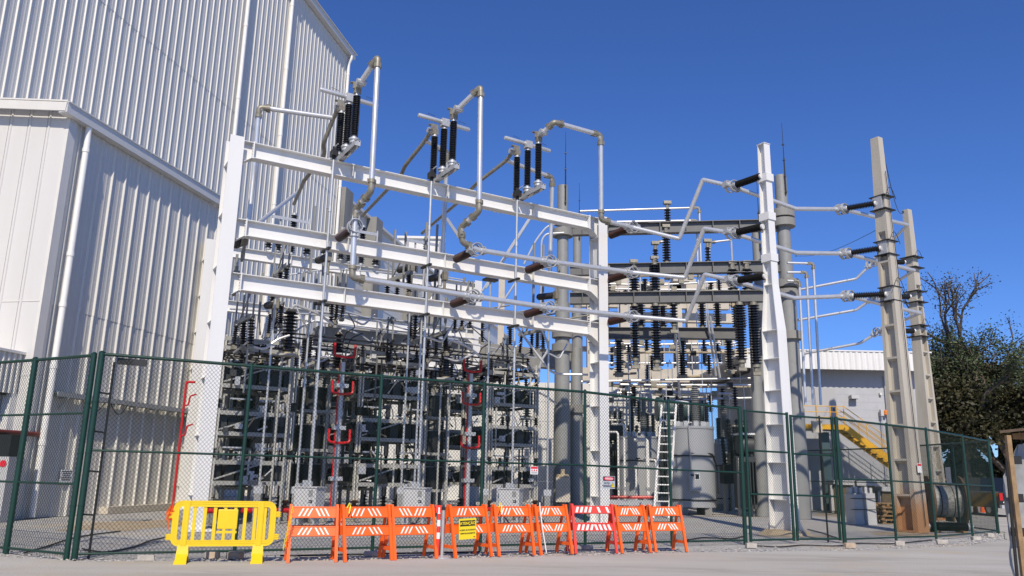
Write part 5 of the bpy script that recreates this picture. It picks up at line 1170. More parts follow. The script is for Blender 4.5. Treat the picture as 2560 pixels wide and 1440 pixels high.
# dark pickup
pb = G(2508, 1296) + Vec((1.2, .5, 0)); t = thing('pickup_truck', pb, 'black pickup truck parked beyond the timber-framed pack', 'pickup truck')
mb = MB(); mb.prism([pb + Vec((-1.0, 0, .45)), pb + Vec((1.0, 0, .45)), pb + Vec((1.0, 0, 1.15)), pb + Vec((.96, 0, 1.22)), pb + Vec((-.96, 0, 1.22)), pb + Vec((-1.0, 0, 1.15))], Vec((0, 5.0, 0))); mb.build('body', M['car_black'], t)
mb = MB(); mb.hexa([pb + Vec((-.95, 1.6, 1.2)), pb + Vec((.95, 1.6, 1.2)), pb + Vec((.95, 3.9, 1.2)), pb + Vec((-.95, 3.9, 1.2)), pb + Vec((-.75, 1.8, 1.88)), pb + Vec((.75, 1.8, 1.88)), pb + Vec((.75, 3.3, 1.88)), pb + Vec((-.75, 3.3, 1.88))]); mb.build('cab', M['glass_dark'], t)
for sx in (-1, 1):
    for yy in (.95, 4.0):
        c = pb + Vec((sx * .86, yy, .38)); mb = MB(); mb.lathe(c - Vec((.13, 0, 0)), c + Vec((.13, 0, 0)), [(0, .3), (.1, .38), (.9, .38), (1, .3)], 20); wh = mb.build('wheel', M['black_rubber'], t, True)
        mb = MB(); mb.lathe(c - Vec((.135, 0, 0)), c + Vec((.135, 0, 0)), [(0, .2), (1, .2)], 14); mb.build('rim', M['galvanised'], wh, True)
    mb = MB(); mb.box(pb + Vec((sx * .9, -.01, .98)), .16, .05, .34); mb.build('tail_light', M['tail_red'], t)
mb = MB(); mb.box(pb + Vec((0, -.08, .52)), 2.0, .2, .16); mb.build('bumper', M['galvanised'], t)
mb = MB(); mb.box(pb + Vec((0, -.012, .88)), 1.5, .02, .5); tg = mb.build('tailgate', M['car_black'], t)
def text(body, size, loc, ex, ez, m, parent, name='lettering', bold=.0, align='CENTER', ext=.0015):
    cu = bpy.data.curves.new(name, 'FONT'); cu.body = body; cu.size = size; cu.align_x = align; cu.align_y = 'CENTER'; cu.extrude = ext; cu.offset = bold; cu.resolution_u = 3
    ob = bpy.data.objects.new(name, cu); COL.objects.link(ob); dg = bpy.context.evaluated_depsgraph_get(); me = bpy.data.meshes.new_from_object(ob.evaluated_get(dg))
    bpy.data.objects.remove(ob); bpy.data.curves.remove(cu); me.materials.clear(); me.materials.append(m)
    o = bpy.data.objects.new(name, me); COL.objects.link(o); o.parent = parent; ey = ez.cross(ex)
    p = Vec(loc) - parent_loc(parent); o.matrix_local = Matrix(((ex.x, ez.x, -ey.x, p.x), (ex.y, ez.y, -ey.y, p.y), (ex.z, ez.z, -ey.z, p.z), (0, 0, 0, 1))); return o
XA = Vec((1, 0, 0))
text('4X4', .26, pb + Vec((-.62, -.03, .72)), XA, Z, M['sign_white'], tg)
# timber pack in film at the right edge (near)
KY = 10.0
KX = D(2516, 1300, KY).x + .06; kt = D(2560, 1100, KY).z
t = thing('wrapped_pack', Vec((KX, KY, 0)), 'tall pack wrapped in grey plastic film with a leaning timber post', 'wrapped pack')
random.seed(9); mb = MB(); rows = 16; cols = 7
prof = []
for i in range(rows + 1):
    f = i / rows; z = (kt - .05) * f; inset = .0 if f < .8 else (f - .8) * 1.3
    ring = []
    for (x, y) in ((0 + inset, 0), (.25, -.03), (.6, -.02), (1.2, 0), (1.6, .02), (1.6, .6), (1.6, 1.2), (.8, 1.2), (0 + inset, 1.2), (0 + inset * .9, .6)): ring.append(Vec((KX + x + .62 * y + random.uniform(-.015, .02), KY + .1 + y + random.uniform(-.02, .02), z)))
    prof.append(ring)
vs_ = [v for r in prof for v in r]; N = 10; fs_ = []
for i in range(rows):
    for j in range(N): fs_.append((i * N + j, i * N + (j + 1) % N, i * N + N + (j + 1) % N, i * N + N + j))
fs_.append(tuple(range(rows * N, rows * N + N))); mb.add(vs_, fs_); mb.build('film_cover', M['film'], t, True)
lean0 = D(2560, 1440, KY - .12); lean1 = D(2519, 1088, KY - .12)
mb = MB(); mb.bar(lean0 - (lean1 - lean0) * .4, lean1, .055, .05, Vec((0, -1, 0))); mb.build('timber_post', M['wood'], t)
mb = MB(); mb.bar(lean0 - (lean1 - lean0) * .4 + Vec((-.08, .03, 0)), lean1 + Vec((-.03, .03, -.3)), .03, .02, Vec((0, -1, 0))); mb.build('dark_strap', M['black_rubber'], t)
mb = MB(); mb.hexa([D(2500, 1083, KY - .15) , D(2760, 1055, KY - .15), D(2760, 1055, KY - .15) + Vec((.93, 1.5, .1)), D(2500, 1083, KY - .15) + Vec((.93, 1.5, .1))] + [p + Z * .03 for p in (D(2500, 1083, KY - .15), D(2760, 1055, KY - .15), D(2760, 1055, KY - .15) + Vec((.93, 1.5, .1)), D(2500, 1083, KY - .15) + Vec((.93, 1.5, .1)))]); mb.build('top_board', M['wood_dark'], t)
mb = MB(); mb.box(D(2570, 1090, KY - .05), .2, .3, .07); mb.build('end_block', M['wood'], t)
for v in (1150, 1245, 1330): q = D(2536 + (v - 1150) * .05, v, KY - .02); mb = MB(); mb.box(q, .12, .1, .1); mb.build('dark_bracket', M['black_rubber'], t)

# ---------------------------------------------------------------- trees
def leaf_mesh(mb, c, r):
    a = Vec((random.gauss(0, 1), random.gauss(0, 1), random.gauss(0, .6))).normalized(); b = a.cross(Vec((random.gauss(0, 1), random.gauss(0, 1), random.gauss(0, 1)))).normalized()
    mb.add([c - a * r, c + b * r * .55, c + a * r, c - b * r * .55], [(0, 1, 2, 3)])
def tree(base, H, spread, label, leafm, nleaf, seed, bare=.35, lean=0, lr=.16, depth=5, cl=.045, group='trees beyond the yard'):
    random.seed(seed); t = thing('tree', base, label, 'tree', group); wood = MB(); tips = []
    def grow(p, d, L, r, lev):
        n = 3; pts = [p]; q = p
        for i in range(n):
            d = (d + Vec((random.gauss(0, .12), random.gauss(0, .12), random.gauss(.03, .08)))).normalized(); q = q + d * (L / n); pts.append(q)
        wood.tube(pts, [r, r * .88, r * .76, r * .62], 6 if lev < 2 else 4)
        if lev >= 2: tips.extend([(x, lev) for x in pts[1:]])
        if lev == depth: return
        k = random.choice((2, 3)) if lev else random.choice((3, 4))
        for i in range(k):
            a = random.uniform(0, 6.28); s = random.uniform(.45, .95) * (spread if lev < 2 else 1)
            x, y = frame(d); nd = (d + (x * cos(a) + y * sin(a)) * s).normalized()
            grow(pts[-1 if i < 2 else random.choice((1, 2, 3))], nd, L * random.uniform(.66, .84), r * .66, lev + 1)
    grow(base, Vec((lean, 0, 1)).normalized(), H * .30, H * .024, 0)
    wood.build('trunk', M['bark'], t, True); lv = MB()
    for i in range(nleaf):
        p, lev = random.choice(tips)
        g = H * (cl if lev > 2 else cl * .7)
        if random.random() < bare and lev > 3: continue
        leaf_mesh(lv, p + Vec((random.gauss(0, g), random.gauss(0, g), random.gauss(0, g * .8))), lr * random.uniform(.6, 1.3))
    lv.build('crown', M[leafm], t); return t
def foot(u, y): q = D(u, 1200, y); return Vec((q.x, q.y, 0))
tree(foot(2425, 62), 16.5, 1.15, 'sparse pale-leaved tree showing bare branches against the sky', 'leaf_light', 34000, 3, .1, -.04, .095, cl=.022)
tree(foot(2560, 60), 18.5, 1.1, 'nearly bare tree at the far right behind the wrapped pack', 'leaf_olive', 12000, 12, .4, 0, .085, cl=.02)
tree(foot(2510, 66), 15, 1.05, 'dense olive-brown tree between the two sparse ones', 'leaf_olive', 42000, 5, .0, 0, .17)
tree(foot(2330, 68), 11, 1.2, 'dark leafy tree right behind the concrete poles', 'leaf_dark', 22000, 8, .0, 0, .2)
tree(foot(2430, 72), 12, 1.3, 'dark leafy tree low behind the end fence', 'leaf_dark', 24000, 9, .0, 0, .2)
tree(foot(2590, 64), 11, 1.1, 'dark tree at the very edge behind the top board', 'leaf_dark', 16000, 14, .0, 0, .2)
tree(foot(1540, 120), 9, 1.2, 'small far green tree seen between the tubes by the bare column', 'leaf_light', 9000, 15, .0, 0, .25)
# dark undergrowth below the trees
random.seed(44); lv = MB()
for i in range(26000):
    u = random.uniform(2260, 2640); y = random.uniform(62, 84); q = foot(u, y)
    h = (4.2 + 1.2 * sin(u * .05)) * random.random() ** .8; leaf_mesh(lv, q + Z * h, random.uniform(.12, .3))
tag(lv.build('undergrowth', M['leaf_dark']), 'dark shrub undergrowth below the trees beyond the fence', 'undergrowth', kind='stuff')
# ---------------------------------------------------------------- green chain-link fence
def link_panel(root, a, b, z0, z1a, z1b, pitch=.074, r=.0034, m='green_wire'):
    """woven mesh between two posts: straight diagonal wires of three sides each"""
    d = (b - a); L = d.length; d.normalize(); nrm = Vec((d.y, -d.x, 0)); mb = MB()
    def zt(s): return z1a + (z1b - z1a) * s / L
    H = max(z1a, z1b) - z0; k = 1.12
    for sg in (1, -1):
        c = -H / k; 
        while c < L + H / k:
            # z - z0 = k*(s-c) for sg=1 ; = k*(c-s) ... for sg=-1
            if sg == 1: s0 = max(0, c); s1 = min(L, c + H / k)
            else: s0 = max(0, c - H / k); s1 = min(L, c)
            if s1 - s0 > .01:
                p = []
                for s in (s0, s1):
                    z = z0 + k * (s - c) * sg; p.append((s, z))
                q = []
                for s, z in p:
                    if z > zt(s): dz = z - zt(s); s2 = s - sg * dz / k; s2 = min(max(s2, 0), L); q.append((s2, zt(s2)))
                    else: q.append((s, z))
                if abs(q[0][0] - q[1][0]) > .005:
                    A = a + d * q[0][0] + nrm * (.003 * sg); A = Vec((A.x, A.y, q[0][1])); B = a + d * q[1][0] + nrm * (.003 * sg); B = Vec((B.x, B.y, q[1][1]))
                    t = (B - A).normalized(); x = t.cross(nrm).normalized(); vs = []
                    for P_ in (A, B):
                        for i in range(3): an = 2.094 * i; vs.append(P_ + x * (r * cos(an)) + nrm * (r * sin(an)))
                    mb.add(vs, [(0, 1, 4, 3), (1, 2, 5, 4), (2, 0, 3, 5)])
            c += pitch
    o = mb.build('wire_mesh', M[m], root); o['kind'] = 'stuff'; return o
def fpost(root, p, h, r=.042, name='post'):
    mb = MB(); mb.cyl(Vec((p.x, p.y, -.2)), Vec((p.x, p.y, h)), r, n=12); o = mb.build(name, M['green_paint'], root, True)
    mb = MB(); mb.lathe(Vec((p.x, p.y, h)), Vec((p.x, p.y, h + .03)), [(0, r * 1.12), (1, r * .5)], 10); mb.build('cap', M['green_paint'], o, True)
    for f in (.25, .5, .75):
        mb = MB(); mb.cyl(Vec((p.x, p.y, h * f)), Vec((p.x, p.y, h * f + .02)), r * 1.12, n=10); mb.build('tie', M['green_paint'], o)
def rail(root, a, b, za, zb, r=.027): mb = MB(); mb.cyl(Vec((a.x, a.y, za)), Vec((b.x, b.y, zb)), r, n=10); mb.build('rail', M['green_paint'], root, True)
def fence_run(name, pts, hs, label, rails=(.5,), rposts=None, wr=.0034):
    t = thing(name, pts[0], label, 'fence', 'green chain-link fence runs')
    for i, (p, h) in enumerate(zip(pts, hs)): fpost(t, p, h, (rposts or {}).get(i, .036))
    for a, b, ha, hb in zip(pts[:-1], pts[1:], hs[:-1], hs[1:]):
        rail(t, a, b, ha - .03, hb - .03, .031); rail(t, a, b, .10, .10, .022)
        for f in rails: rail(t, a, b, ha * f, hb * f, .022)
        link_panel(t, a, b, .06, ha - .04, hb - .04, r=wr)
    return t
def hof(u, v, p): return D(u, v, p.y).z
pc = G(180, 1400)
pl = G(14, 1384); pll = pl + (pl - pc) * 2.4
hL = 3.62
fence_run('side_fence', [pll, pl, pc + Vec((-.10, -.01, 0))], [hL, hL, hL], 'green chain-link fence panel left of the corner post with two middle rails', rails=(.355, .70), rposts={1: .055, 2: .05})
mids = [(185, 1400, 3.65), (585, 1391, 3.62), (930, 1382, 3.60), (1200, 1376, 3.58), (1463, 1370, 3.56), (1680, 1365, 3.46), (1864, 1361, 3.40)]
mp = [G(u, v) for u, v, h in mids]
fm = fence_run('front_fence', mp, [h for u, v, h in mids], 'long green chain-link fence run behind the barricades', rails=(.515,), rposts={0: .055, 6: .055})
# inner brace frame at the corner
a = mp[0] + Vec((.16, .18, 0)); mb = MB(); mb.cyl(Vec((a.x, a.y, 0)), Vec((a.x, a.y, 3.5)), .022, n=8); br = mb.build('inner_brace', M['dark_metal'], fm, True)
for z in (.75, 1.5, 2.2, 2.9): mb = MB(); mb.bar(Vec((a.x, a.y, z)), Vec((mp[0].x, mp[0].y, z + .02)), .03, .03); mb.build('brace_lug', M['dark_metal'], br)
mb = MB(); mb.bar(Vec((a.x + .05, a.y, 3.52)), Vec((a.x + .55, a.y + .12, 3.50)), .05, .12); mb.build('brace_plate', M['dark_metal'], br)
# double gate: two leaves
gts = [(1873, 1361, 3.40), (1990, 1358, 3.34), (2106, 1357, 3.27)]
gpt = [G(u, v) for u, v, h in gts]
for i in (0, 1):
    a, b = gpt[i], gpt[i + 1]; d = (b - a).normalized(); a = a + d * .06; b = b - d * .06; h = gts[i][2]
    t = thing('fence_gate', a, 'green chain-link gate leaf %s' % ('in front of the tapered white column', 'nearer the concrete poles')[i], 'gate', 'green gate leaves')
    for p in (a, b): mb = MB(); mb.cyl(p + Z * .06, p + Z * (h - .05), .04, n=10); mb.build('stile', M['green_paint'], t, True)
    for z in (.10, h * .36, h * .68, h - .08): rail(t, a, b, z, z - (.02 if z > 1 else 0), .026)
    link_panel(t, a, b, .1, h - .08, h - .10, r=.003)
    if i == 1:
        c = a.lerp(b, .78); mb = MB(); mb.cyl(Vec((c.x, c.y + .2, 0)), Vec((c.x - .02, c.y + .2, h - .02)), .025, n=8); mb.build('drop_post', M['dark_metal'], t)
        for z in (.8, 1.5, 2.3): mb = MB(); mb.bar(Vec((c.x, c.y + .2, z)), Vec((b.x, b.y, z)), .025, .025); mb.build('stay', M['dark_metal'], t)
rts = [(2112, 1358, 3.26), (2241, 1353, 3.20), (2341, 1350, 3.14), (2432, 1342, 3.06), (2496, 1335, 3.0)]
rpt = [G(u, v) for u, v, h in rts]
fence_run('right_fence', rpt, [h for u, v, h in rts], 'green chain-link fence run in front of the concrete poles', wr=.0028, rails=(.505,), rposts={0: .055, 4: .05})
e0 = rpt[-1]; ends = [e0, e0 + Vec((.2, 2.6, 0)), e0 + Vec((.4, 5.4, 0)), e0 + Vec((.7, 8.5, 0)), e0 + Vec((-1.2, 13.5, 0)), e0 + Vec((-3.2, 19, 0))]
fence_run('end_fence', ends, [3.0, 3.02, 3.05, 3.05, 3.05, 3.05], 'green chain-link fence end turning away from the road at the yard corner', wr=.0030, rails=(.505,))
# no-parking style warning plate on the end fence
def sign_small(q, label, ex, w_=.34, h_=.5):
    ey = Z.cross(ex).normalized(); t = thing('warning_sign', q, label, 'sign', 'small red and white warning signs'); f = -ey if (-ey).y < 0 else ey
    mb = MB(); mb.obox(q, ex, f, Z, w_, .008, h_); mb.build('plate', M['sign_white'], t)
    mb = MB(); mb.obox(q + f * .006 + Z * (h_ * .34), ex, f, Z, w_ * .92, .004, h_ * .26); mb.build('header', M['sign_red'], t)
    for k in (-.3, 0, .3): mb = MB(); mb.cyl(q + ex * (w_ * k) + f * .004 + Z * (h_ * .02), q + ex * (w_ * k) + f * .009 + Z * (h_ * .02), h_ * .1, n=10); mb.build('pictogram', M['sign_red'], t)
    for k in (0, 1): mb = MB(); mb.obox(q + f * .006 - Z * (h_ * (.2 + .14 * k)), ex, f, Z, w_ * .8, .003, h_ * .05); mb.build('text_line', M['sign_black'], t)
sign_small(V(1333, 1176, mp[4] + Vec((0, -.02, 0)), Vec((-(mp[4] - mp[3]).y, (mp[4] - mp[3]).x, 0))) + Vec((.02, -.05, 0)), 'small red and white warning plate on the front fence left of the grey round columns', (mp[4] - mp[3]).normalized(), .19, .17)
sign_small(ends[1] + Vec((.0, .3, 1.85)) + Vec((-.08, 0, 0)), 'red and white warning plate on the end fence near the cones', Vec((.08, .99, 0)).normalized(), .4, .6)
# danger sign PERIGO / ALTA TENSAO
dn = (mp[5] - mp[4]).normalized(); dfn = Vec((dn.y, -dn.x, 0)); q = V(1522, 1206, mp[4] + dfn * .05, dfn); t = thing('danger_sign', q, 'grey danger sign reading PERIGO ALTA TENSAO with a yellow triangle on the fence', 'sign')
W_, H_ = .335, .285
mb = MB(); mb.obox(q, dn, dfn, Z, W_, .006, H_); mb.build('plate', M['sign_grey'], t)
mb = MB(); mb.obox(q + dfn * .005 + Z * .085, dn, dfn, Z, W_ * .92, .004, .096); bb = mb.build('black_band', M['sign_black'], t)
mb = MB(); c = q + dfn * .008 + Z * .085; mb.prism([c + dn * (.142 * cos(i * pi / 12)) + Z * (.043 * sin(i * pi / 12)) for i in range(24)], dfn * .003); mb.build('red_oval', M['sign_red'], bb)
text('PERIGO', .062, q + dfn * .013 + Z * .083, dn, Z, M['sign_white'], t, bold=.001)
text('ALTA', .062, q + dfn * .006 + Z * -.015 - dn * .055, dn, Z, M['sign_black'], t, bold=.0012)
text('TENSÃO', .062, q + dfn * .006 + Z * -.085 - dn * .055, dn, Z, M['sign_black'], t, bold=.0012)
c = q + dfn * .005 + dn * .103 - Z * .06; mb = MB(); mb.prism([c + dn * -.06 - Z * .055, c + dn * .06 - Z * .055, c + Z * .06], dfn * .003); tr = mb.build('triangle', M['sign_black'], t)
c += dfn * .004; mb = MB(); mb.prism([c + dn * -.047 - Z * .047, c + dn * .047 - Z * .047, c + Z * .045], dfn * .002); mb.build('triangle_fill', M['sign_yellow'], tr)
c += dfn * .003; mb = MB(); mb.prism([c + dn * .008 + Z * .02, c - dn * .013 - Z * .012, c - dn * .001 - Z * .012, c - dn * .007 - Z * .04, c + dn * .013 - Z * .002, c + dn * .002 - Z * .002], dfn * .002); mb.build('flash', M['sign_black'], tr)
# blocks under the fence
random.seed(17)
for i, (u, v, m_, lab) in enumerate(((587, 1397, 'brick', 'brown block under the fence behind the yellow barrier'), (365, 1402, 'stone', 'flat pale stone under the fence near the corner post'), (928, 1391, 'stone', 'pale timber block under the fence behind the second barricade'), (1468, 1374, 'stone', 'pale block under the fence behind the red barricade'), (1878, 1370, 'stone', 'pale block under the gate hinge post'), (2125, 1370, 'brick', 'brownish block under the fence right of the gate'), (2250, 1364, 'stone', 'pale block under the fence before the stained pole'), (2355, 1360, 'stone', 'pale block under the fence before the cable reel'), (2440, 1350, 'stone', 'pale block near the fence end'), (530, 1396, 'brick', 'reddish brick fragment in the barrier shadow'), (2475, 1343, 'stone', 'larger pale lump at the fence corner'))):
    q = G(u, v); mb = MB(); sx, sy, sz = random.uniform(.22, .34), random.uniform(.12, .2), random.uniform(.09, .13); a = random.uniform(-.3, .3); p = []
    ex, ey = Vec((cos(a), sin(a), 0)), Vec((-sin(a), cos(a), 0))
    for k in (0, 1):
        for i_, j in ((-1, -1), (1, -1), (1, 1), (-1, 1)): p.append(q + ex * (i_ * sx * random.uniform(.42, .52)) + ey * (j * sy * random.uniform(.42, .52)) + Z * (k * sz * random.uniform(.85, 1.1)))
    mb.hexa(p); o = solid(mb, 'loose_block', M[m_], lab, 'block', 'loose blocks along the fence foot', origin=q)
    bv = o.modifiers.new('b', 'BEVEL'); bv.width = .012; bv.segments = 2
# black cables on the ground
for i, pp in enumerate(([(205, 1375), (260, 1385), (330, 1372), (380, 1352), (418, 1345), (440, 1322)], [(60, 1385), (120, 1368), (170, 1350), (235, 1338), (300, 1330)], [(1700, 1355), (1760, 1345), (1830, 1350), (1860, 1342)], [(1880, 1366), (1950, 1370), (2010, 1364), (2090, 1368), (2140, 1360), (2230, 1362), (2330, 1352)], [(700, 1392), (850, 1390), (1000, 1386), (1200, 1382)], [(2020, 1325), (2060, 1335), (2100, 1350)])):
    pts = [G(u, v) + Z * .02 for u, v in pp]; t = thing('ground_cable', pts[0], 'black cable lying on the gravel ' + ('near the fence corner by the sandy patch', 'across the gravel left of the corner post', 'behind the last orange barricade', 'along the gate foot', 'along the fence foot behind the barricades', 'behind the right gate leaf')[i], 'cable', 'black cables on the gravel')
    mb = MB(); mb.tube(fillet(pts, .35), .018, 6); mb.build('cable', M['black_rubber'], t, True)
# ---------------------------------------------------------------- folding barricades
def skew(mb, c, ex, ez, n, w, h, sl, th):      # slanted stripe on a board face
    p = [c - ex * w / 2 - ez * h / 2 - ex * sl / 2, c + ex * w / 2 - ez * h / 2 - ex * sl / 2, c + ex * w / 2 + ez * h / 2 + ex * sl / 2, c - ex * w / 2 + ez * h / 2 + ex * sl / 2]; mb.prism(p, n * th)
def barricade(fl, fr, label, col='orange_plastic', H=1.0, group='folding road barricades', red=False, flipu=False, flipl=False, spread=.30):
    """fl, fr: front feet on the ground (left, right)"""
    ex = (fr - fl); W = ex.length; ex.normalize(); n = Vec((ex.y, -ex.x, 0))          # n points to the road
    t = thing('barricade', (fl + fr) / 2, label, 'barricade', group); m = M[col]
    apex = lambda p, z=H: p - n * spread + Z * z
    for side, p in ((0, fl), (1, fr)):
        k = 1 if side == 0 else -1
        for s in (1, -1):
            foot_ = p if s == 1 else p - n * (2 * spread); f2 = foot_ + Z * .0
            top = p - n * (spread - s * .035) + Z * H
            mb = MB(); mid = f2.lerp(top, .62)
            d = (top - f2).normalized(); up = ex.cross(d)
            mb.bar(f2, mid, .055, .05, up); mb.bar(mid, top, .045, .042, up); mb.build('leg', m, t)
        a = p + Z * (H * .20) - n * (spread * .22); b = p - n * (2 * spread) + Z * (H * .20) + n * (spread * .22)
        mb = MB(); mb.bar(a, b, .045, .06); mb.build('side_tie', m, t)
    for face, s in (('front', 1), ('rear', -1)):
        for z0, z1, fu in ((.76, .96, flipu), (.44, .62, flipl)) if not red else ((.80, .96, False), (.44, .60, False)):
            z0 *= H; z1 *= H; zc = (z0 + z1) / 2
            def onface(x, z, off=0): return fl + ex * x + Z * z - n * (spread * (z / H)) + n * (off) if s == 1 else fl + ex * x + Z * z - n * (2 * spread - spread * (z / H)) - n * off
            ez = (onface(0, z1) - onface(0, z0)).normalized(); fn_ = n * s
            c = onface(W / 2, zc, .0); mb = MB(); mb.obox(c, ex, ez.cross(ex), ez, W - .05, .03, z1 - z0); bd = mb.build('board', m, t)
            o_ = ez.cross(ex); o_ = o_ if o_.dot(fn_) > 0 else -o_
            for zz in (z0 + .012, z1 - .012):
                mb = MB(); mb.obox(onface(W / 2, zz, 0) + o_ * .018, ex, o_, ez, W - .06, .012, .018); mb.build('board_lip', m, bd)
            hgt = (z1 - z0) * .72
            sp = (W - .1) / 8.4
            if red:
                for k in range(8):
                    x = W / 2 + (k - 3.5) * (W - .12) / 8; sg = 1 if k < 4 else -1
                    if (k == 4 or k == 6) and face == 'front' and z0 > .7: continue
                    mb = MB(); skew(mb, onface(x, zc) + o_ * .0155, ex, ez, o_, .05, (z1 - z0) * .92, .05 * sg, .002); mb.build('stripe', M['white_tape'], bd)
            else:
                for k in range(6):
                    g = -1 if k < 3 else 1; x = W / 2 + g * (W * .085) + (k - 2.5 - g * .5) * W * .095; sg = 1 if k < 3 else -1
                    if fu: sg = -sg
                    mb = MB(); skew(mb, onface(x, zc) + o_ * .0155, ex, ez, o_, .030, hgt, .075 * sg, .002); mb.build('stripe', M['white_tape'], bd)
    return t
bars = [((719, 1412), (839, 1410), 'orange folding barricade with a yellow chain hanging on it, beside the yellow barrier'), ((862, 1410), (979, 1405), 'second orange folding barricade from the yellow barrier'), ((987, 1405), (1091, 1401), 'orange folding barricade joined to the red and white striped post'), ((1139, 1400), (1229, 1395), 'orange folding barricade carrying the yellow ATENÇÃO sign'), ((1248, 1395), (1336, 1392), 'orange folding barricade next after the yellow-sign one'), ((1353, 1392), (1431, 1389), 'orange folding barricade just before the red one'),
        ((1440, 1387.5), (1542, 1387), 'red and white folding barricade among the orange ones'), ((1556, 1387), (1627, 1385), 'orange folding barricade just after the red one'), ((1640, 1384), (1717, 1383), 'last orange folding barricade at the open end of the row')]
made = []
for i, (l, r_, lab) in enumerate(bars):
    a, b = G(*l) + Z * .028, G(*r_) + Z * .028
    made.append(barricade(a, b, lab, 'red_plastic' if i == 6 else 'orange_plastic', red=(i == 6), H=.97 if i != 6 else .98, flipu=(i == 2), flipl=(i in (5, 7))))
# yellow chain on the first barricade
p = G(719, 1412) + Vec((.03, -.0, .95)); q = p + Vec((-.1, -.0, -.72)); t = thing('plastic_chain', Vec((p.x, p.y, .03)), 'yellow plastic chain hanging down the first orange barricade', 'chain')
for k in range(15):
    f = k / 15; c = p.lerp(q, f) + Vec((0, -.09 - .05 * f + .03, 0)); mb = MB(); w_ = XA if k % 2 else Vec((0, 1, 0)); pts = [c + w_ * (.016 * cos(a)) + Z * (.03 * sin(a)) for a in [i * pi / 4 for i in range(9)]]; mb.tube(pts, .0055, 5); mb.build('link', M['sign_yellow'], t)
# warning-tape scraps tied to tops
for i, (k, lab) in enumerate(((1, 'second'), (4, 'fifth'))):
    l, r_, _ = bars[k]; p = G(*l) + Vec((.0, .12, 1.0)); t = thing('tape_knot', p, 'yellow chain scrap tied on top of the barricade %s' % ('second from the yellow barrier', 'next after the yellow-sign one')[i], 'chain'); mb = MB()
    mb.tube([p + Vec((-.03, -.08, -.05)), p + Vec((0, -.02, .04)), p + Vec((.03, -.08, -.02)), p + Vec((.02, -.12, -.14))], .013, 6); mb.build('loop', M['sign_yellow'], t)
# white-red cord on the sixth
p = G(1353, 1392) + Vec((-.02, .02, .99)); t = thing('cord', Vec((p.x, p.y, .03)), 'pale cord hanging down a leg of the barricade before the red one', 'cord'); mb = MB(); mb.tube([p + Vec((-.02, .0, .06)), p + Vec((-.01, -.04, -.1)), p + Vec((.05, -.08, -.5)), p + Vec((.12, -.12, -.9))], .011, 5); mb.build('cord', M['white_tape'], t)
# striped post with metal stand between third and fourth
b = G(1104, 1399) + Z * .028; t = thing('barrier_stanchion', b, 'steel stanchion on a round base beside the red and white striped post', 'stanchion'); mb = MB(); mb.cyl(b + Z * .03, b + Z * .90, .032, n=12); mb.build('tube', M['rod_steel'], t, True); mb = MB(); mb.lathe(b, b + Z * .045, [(0, .17), (.5, .17), (1, .10)], 20); mb.build('base', M['galvanised'], t, True); mb = MB(); mb.cyl(b + Z * .88, b + Z * .93, .042, n=12); mb.build('cap', M['dark_metal'], t, True)
p = G(1098, 1401) + Z * .028; t = thing('striped_post', p + Vec((-.04, .05, 0)), 'slim red and white striped post at the end of the third barricade', 'post')
for k in range(6): mb = MB(); mb.cyl(p + Vec((-.04, .05, .24 + .115 * k)), p + Vec((-.04, .05, .24 + .115 * (k + 1))), .034, n=12); mb.build('band', M['red_plastic' if k % 2 == 0 else 'white_tape'], t, True)
mb = MB(); mb.cyl(p + Vec((-.04, .05, .0)), p + Vec((-.04, .05, .24)), .03, n=10); mb.build('spike', M['red_plastic'], t, True); mb = MB(); mb.box(p + Vec((-.05, .05, .90)), .11, .06, .14); mb.build('head', M['red_plastic'], t)
# ATENCAO sign on the fourth barricade
fl, fr = G(1139, 1400), G(1229, 1395); ex = (fr - fl).normalized(); n = Vec((ex.y, -ex.x, 0)); q = V(1169, 1322, fl - n * .08 + n * .0, n)
t = thing('attention_sign', q, 'yellow sign reading ATENÇÃO ACESSO BLOQUEADO TEMPORARIAMENTE hung on a barricade', 'sign')
tl = Vec((ex.x, ex.y, .035)).normalized(); ez = (Z - tl * Z.dot(tl)).normalized(); W_, H_ = .40, .385
mb = MB(); mb.obox(q, tl, n, ez, W_, .006, H_); mb.build('plate', M['sign_yellow'], t)
mb = MB(); mb.obox(q + n * .005 + ez * .105, tl, n, ez, W_ * .88, .004, .105); mb.build('black_band', M['sign_black'], t)
text('ATENÇÃO', .076, q + n * .009 + ez * .102, tl, ez, M['sign_yellow'], t, bold=.002)
text('ACESSO BLOQUEADO', .038, q + n * .004 + ez * -.022, tl, ez, M['sign_black'], t, bold=.0009)
text('TEMPORARIAMENTE', .038, q + n * .004 + ez * -.085, tl, ez, M['sign_black'], t, bold=.0009)
mb = MB(); mb.obox(q + n * .005 - ez * .155 + tl * .155, tl, n, ez, .045, .003, .018); mb.build('red_mark', M['sign_red'], t)

# ---------------------------------------------------------------- yellow plastic crowd barrier
a, b = G(452, 1412) + Z * .028, G(641, 1410) + Z * .028
ex = (b - a).normalized(); n = Vec((ex.y, -ex.x, 0)); a = a + n * -.05; b = b + n * -.05
t = thing('plastic_barrier', (a + b) / 2, 'bright yellow plastic crowd barrier with blank centre panel', 'barrier'); Y_ = M['yellow_plastic']
A = V(428, 1330, a, n); B = V(686, 1330, a, n); x0 = (A - a).dot(ex); x1 = (B - a).dot(ex); z0, z1 = .27, 1.02
def bp(x, z, o=0): return a + ex * x + n * o + Z * z
def rrect(x0, x1, z0, z1, r, k=5):
    out = []
    for cx, cz, a0 in ((x1 - r, z1 - r, 0), (x0 + r, z1 - r, pi / 2), (x0 + r, z0 + r, pi), (x1 - r, z0 + r, 3 * pi / 2)):
        for i in range(k + 1): an = a0 + pi / 2 * i / k; out.append((cx + r * cos(an), cz + r * sin(an)))
    return out
